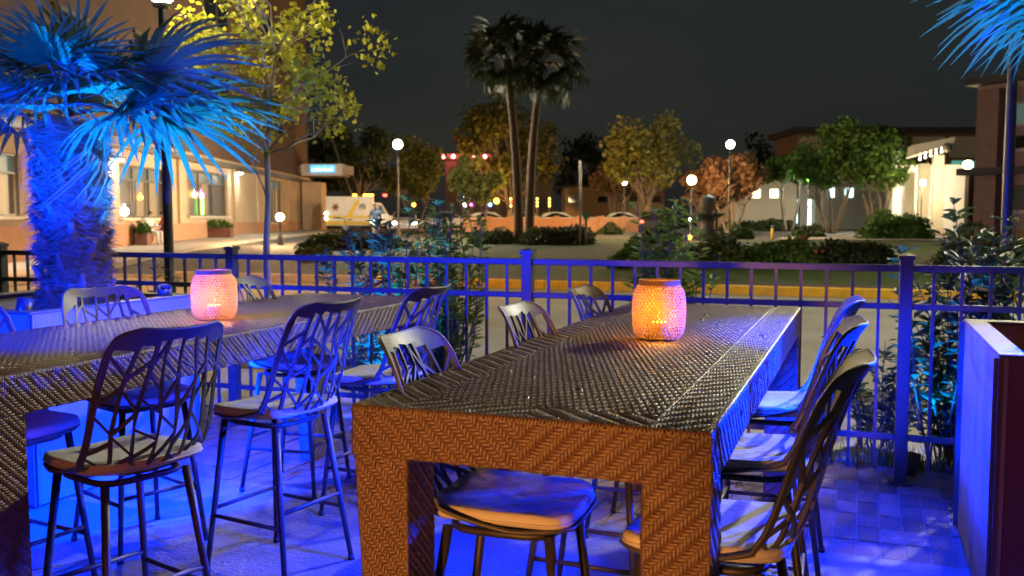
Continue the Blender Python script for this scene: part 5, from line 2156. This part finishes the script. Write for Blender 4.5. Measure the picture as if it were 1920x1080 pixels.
def shell_mesh(parent, seed):
    holes = chair_holes(seed)
    # outline (ccw in u,v)
    vs = np.linspace(0, PLEN, 46)
    right = [(half_width(v), v) for v in vs]
    left = [(-half_width(v), v) for v in vs[::-1]]
    nf = 7
    frontc = [(-half_width(0) + 2 * half_width(0) * i / nf, -0.0) for i in range(1, nf)]
    topc = [(half_width(PLEN) - 2 * half_width(PLEN) * i / nf, PLEN) for i in range(1, nf)]
    outline = right + topc + left + frontc
    co = [Vector(p).to_2d() for p in outline]
    faces_in = [list(range(len(co)))]
    edges = [(i, (i + 1) % len(co)) for i in range(len(co))]
    for h in holes:
        # subdivide hole edges a little so that they bend with the shell
        hh = []
        for i in range(len(h)):
            a, b = h[i], h[(i + 1) % len(h)]
            m = max(1, int((b - a).length / .035))
            hh += [a.lerp(b, q / m) for q in range(m)]
        st_ = len(co)
        co += hh
        edges += [(st_ + i, st_ + (i + 1) % len(hh)) for i in range(len(hh))]

    def inpoly(p, poly):
        c = False
        j = len(poly) - 1
        for i in range(len(poly)):
            if (poly[i].y > p.y) != (poly[j].y > p.y) and p.x < (poly[j].x - poly[i].x) * (p.y - poly[i].y) / (poly[j].y - poly[i].y) + poly[i].x:
                c = not c
            j = i
        return c
    boxes = [(min(q.x for q in h), max(q.x for q in h), min(q.y for q in h), max(q.y for q in h)) for h in holes]

    def in_hole(p, pad=0):
        for h, b in zip(holes, boxes):
            if b[0] - pad <= p.x <= b[1] + pad and b[2] - pad <= p.y <= b[3] + pad and inpoly(p, h):
                return True
        return False
    for v in np.arange(.02, PLEN - .01, .026):
        w = half_width(v) - .008
        for u in np.linspace(-w, w, 13):
            p = Vector((u, v))
            if not in_hole(p):
                co.append(p)
    vo, eo, fo, *_ = delaunay_2d_cdt(co, edges, [], 0, 1e-5)
    ol = [Vector(p) for p in outline]
    tris = []
    for f_ in fo:
        c = (vo[f_[0]] + vo[f_[1]] + vo[f_[2]]) / 3
        if inpoly(c, ol) and not in_hole(c):
            tris.append(tuple(f_))
    th = .0045
    top_, bot_ = [], []
    for p in vo:
        P, N = shell_pt(p.x, min(max(p.y, 0), PLEN))
        top_.append(P + N * th)
        bot_.append(P - N * th)
    nv = len(vo)
    V = top_ + bot_
    F = [t for t in tris] + [(t[2] + nv, t[1] + nv, t[0] + nv) for t in tris]
    cnt = {}
    for t in tris:
        for a, b in ((t[0], t[1]), (t[1], t[2]), (t[2], t[0])):
            cnt[(a, b)] = 1
    W_ = [(a, b) for (a, b) in cnt if (b, a) not in cnt]
    nF = len(F)
    for (a, b) in W_:
        k = len(V)
        V += [top_[a], top_[b], bot_[b], bot_[a]]
        F.append((k, k + 3, k + 2, k + 1))
    me = bpy.data.meshes.new('shell')
    me.from_pydata([tuple(x) for x in V], [], F)
    sm = [i < nF for i in range(len(F))]
    me.polygons.foreach_set('use_smooth', sm)
    me.materials.append(MAT['chair_shell'])
    me.validate()
    me.update()
    o = bpy.data.objects.new('shell', me)
    COL.objects.link(o)
    o.parent = parent
    # rolled rim round the outline
    mb = MB()
    mb.ring([shell_pt(u * .995, v)[0] for (u, v) in outline], .0058, 6)
    mb.build('rim', 'chair_shell', o, smooth=True)
    return o


def make_stool(seed, label):
    t = thing('bar_stool', label, 'bar stool', (0, 0, 0), 0, 'branch pattern bar stools')
    shell_mesh(t, seed)
    # cushion: rounded pad
    g = []
    nu, nv_ = 22, 5
    V, F = [], []
    prof = [(.95, -.0), (1.0, .007), (1.0, .026), (.975, .0345), (.93, .0375), (.6, .0395), (.0, .040)]
    n = 40
    for (s, z) in prof:
        for k in range(n):
            a = 2 * PI * k / n
            c, s_ = math.cos(a), math.sin(a)
            e = 2 / 6.0
            x = abs(c) ** e * math.copysign(1, c) * .203
            y = abs(s_) ** e * math.copysign(1, s_) * (.200 - .012 * c)
            V.append((x * s - .002, y * s, z + .668 + .0015 * math.sin(5 * a + seed) * (1 if .9 < s < .99 else 0) + .012 * ((y * s) / .19) ** 2 + (.012 * max(0, -x * s / .18) ** 2)))
    m = len(prof)
    for i in range(m - 1):
        for k in range(n):
            F.append((i * n + k, i * n + (k + 1) % n, (i + 1) * n + (k + 1) % n, (i + 1) * n + k))
    F.append(tuple(range(n - 1, -1, -1)))
    mb = MB()
    mb.add(V, F)
    cu = mb.build('cushion', 'cushion', t, smooth=True)
    mb = MB()
    mb.ring([(V[n + k][0] * 1.004, V[n + k][1] * 1.004, V[n + k][2] + .006) for k in range(n)], .0035, 5)
    mb.build('piping', 'cushion', cu, smooth=True)
    # under-frame and legs
    tops = {}
    for sx in (1, -1):
        for sy in (1, -1):
            a = Vector((.145 * sx, .145 * sy, .650))
            b = Vector((.205 * sx + (-.03 if sx < 0 else 0), .205 * sy, .012))
            mb = MB()
            mb.tube([a, a.lerp(b, .5), b], [.0145, .013, .011], 10)
            lg = mb.build('leg', 'chair_metal', t, smooth=True)
            mb = MB()
            mb.tube([b + Vector((0, 0, .012)), b - Vector((0, 0, .012))], [.0135, .0145], 10)
            mb.build('foot_cap', 'rubber', lg, smooth=True)
            tops[(sx, sy)] = (a, b)

    def on(sx, sy, z):
        a, b = tops[(sx, sy)]
        return a.lerp(b, (a.z - z) / (a.z - b.z))
    for (p, q, z) in (((1, 1), (1, -1), .27), ((-1, 1), (-1, -1), .30), ((1, 1), (-1, 1), .24), ((1, -1), (-1, -1), .24)):
        mb = MB()
        mb.tube([on(*p, z), on(*q, z)], .0095, 8)
        mb.build('footrest_bar', 'chair_metal', t, smooth=True)
    mb = MB()
    mb.ring([(.15 * math.copysign(abs(math.cos(a)) ** .5, math.cos(a)), .15 * math.copysign(abs(math.sin(a)) ** .5, math.sin(a)), .645) for a in np.linspace(0, 2 * PI, 32, endpoint=False)], .011, 8)
    mb.build('seat_ring', 'chair_metal', t, smooth=True)
    return t


stA = make_stool(3, 'branch backed stool tucked in the near left side of the front table')
stB = make_stool(11, 'branch backed stool nearest the camera at the right side of the front table')
G_ = 'branch pattern bar stools'
stA.location = (-0.905, 2.42, 0)
stA.rotation_euler = (0, 0, R(2))
stB.location = (-0.345, 2.37, 0)
stB.rotation_euler = (0, 0, R(180 - 3))
for (src, x, y, a, lb) in (
        (stB, -0.905, 3.33, R(-2), 'second branch backed stool on the left side of the front table'),
        (stA, -0.93, 4.28, R(-4), 'third branch backed stool, by the fence, on the left side of the front table'),
        (stA, -0.36, 3.20, R(180 + 2), 'middle branch backed stool on the right side of the front table'),
        (stB, -0.37, 4.08, R(180 + 1), 'branch backed stool by the fence on the right side of the front table'),
        (stA, -2.32, 2.42, R(180 - 16), 'dark branch backed stool closest to the camera at the left table'),
        (stB, -2.325, 3.30, R(180 - 9), 'middle dark branch backed stool between the two tables'),
        (stA, -2.30, 4.14, R(180 - 3), 'dark branch backed stool at the fence end between the two tables'),
        (stB, -3.09, 3.33, R(-20), 'green tinted stool back across the left table before the blue planter'),
        (stA, -2.92, 4.36, R(4), 'blue glinting stool back behind the left lantern by the fence'),
        (stA, -3.06, 2.62, R(-6), 'stool under the left table whose back is cut by the left edge')):
    copy_tree(src, (x, y, 0), a, lb, G_)


# ------------------------------------------------------------------ lanterns
def make_lantern(label):
    t = thing('candle_lantern', label, 'lantern', (0, 0, 0), 0, 'dotted ceramic lanterns')
    prof = [(.070, .000), (.082, .006), (.094, .022), (.1005, .045), (.1035, .08), (.1035, .13), (.101, .165), (.094, .190), (.084, .204)]
    P, PL_ = smoothpath(prof, 120)

    def at(s):
        t_ = s / PL_ * 119
        i = min(int(t_), 118)
        return P[i] + (P[i + 1] - P[i]) * (t_ - i)
    rows, colsn = 19, 42
    V, F = [], []
    inner = .0036
    oct8 = [(math.cos(PI / 8 + k * PI / 4), math.sin(PI / 8 + k * PI / 4)) for k in range(8)]
    for r_ in range(rows):
        for c in range(colsn):
            a0 = 2 * PI * (c + (.5 if r_ % 2 else 0)) / colsn
            da_ = 2 * PI / colsn
            # cell border: 8 points on a rectangle
            rect = [(1, .4142), (.4142, 1), (-.4142, 1), (-1, .4142), (-1, -.4142), (-.4142, -1), (.4142, -1), (1, -.4142)]
            rect = [(1, .5), (.5, 1), (-.5, 1), (-1, .5), (-1, -.5), (-.5, -1), (.5, -1), (1, -.5)]
            rect = [(1, 1) if k == 0 else q for k, q in enumerate([(1, 1), (0, 1), (-1, 1), (-1, 0), (-1, -1), (0, -1), (1, -1), (1, 0)])]
            dots = [(math.cos(PI / 4 + k * PI / 4), math.sin(PI / 4 + k * PI / 4)) for k in range(8)]
            b = len(V)
            for (x, y) in rect:
                s = PL_ * (r_ + .5 + .5 * y) / rows
                rr, z = at(s)
                a = a0 + x * da_ / 2
                V.append((rr * math.cos(a), rr * math.sin(a), z))
            for (x, y) in dots:
                s = PL_ * (r_ + .5) / rows + y * .0048
                rr, z = at(min(max(s, 0), PL_))
                a = a0 + x * .0048 / rr
                V.append((rr * math.cos(a), rr * math.sin(a), z))
            for (x, y) in dots:
                s = PL_ * (r_ + .5) / rows + y * .0048
                rr, z = at(min(max(s, 0), PL_))
                rr -= inner
                a = a0 + x * .0048 / (rr + inner)
                V.append((rr * math.cos(a), rr * math.sin(a), z))
            for k in range(8):
                k2 = (k + 1) % 8
                F.append((b + k, b + k2, b + 8 + k2, b + 8 + k))
                F.append((b + 8 + k, b + 8 + k2, b + 16 + k2, b + 16 + k))
    sh = npobj('shell', np.array(V), np.array(F), 'ceramic', t, smooth=False)
    mb = MB()
    mb.lathe([(.084, .204), (.081, .209), (.080, .2225), (.0815, .2265), (.0795, .229), (.0765, .2265), (.0755, .209), (.078, .204)], n=48)
    mb.build('collar', 'ceramic', t, smooth=True)
    mb = MB()
    mb.lathe([(0, .0), (.070, .0), (.072, .004), (.068, .008), (0, .008)], n=32)
    mb.build('base', 'ceramic', t, smooth=True)
    mb = MB()
    mb.lathe([(0, .009), (.034, .009), (.036, .02), (.036, .062), (.032, .066), (.012, .062), (0, .061)], n=20)
    ca = mb.build('candle', 'candle', t, smooth=True)
    mb = MB()
    mb.lathe([(0.001, .066), (.007, .074), (.008, .082), (.005, .095), (.001, .108)], n=10)
    mb.build('flame', 'flame', ca, smooth=True)
    return t


ln = make_lantern('white ceramic lantern glowing orange through dots on the front table')
ln.location = (-0.735, 3.56, TH + .004)
ln2 = copy_tree(ln, (-2.80, 3.52, TH + .004), R(40), 'white ceramic lantern glowing orange on the left table')
for o, pw_ in ((ln, 10.0), (ln2, 20.0)):
    lamp('candle_light', 'POINT', Vector(o.location) + Vector((0, 0, .10)), pw_, (1.0, .34, .025), None, .03)

# blue fill lights added out of sight under the aprons to wash floor and planters
for (nm, loc, aim, pw, cone) in (('right', (-0.37, 4.0, .895), (0.45, 4.4, .15), 1100, 140), ('left', (-3.12, 3.7, .895), (-3.94, 4.1, .4), 3000, 150), ('mid', (-1.13, 3.3, .895), (-1.9, 3.5, 0), 1900, 130)):
    t = thing('under_table_fill', 'added blue fill light under the %s' % {'right': 'aisle side of the front table', 'left': 'planter side of the left table', 'mid': 'inner side of the front table'}[nm], 'strip light', loc)
    box_obj('housing', (-.02, -.18, -.015), (.02, .18, .012), 'iron', t)
    box_obj('lens', (-.012, -.17, -.02), (.012, .17, -.016), 'led_blue', t)
    lamp('under_table_fill_spot', 'SPOT', Vector(loc) + Vector((0, 0, -.03)), pw, BLUE, aim, .04, cone, .6)
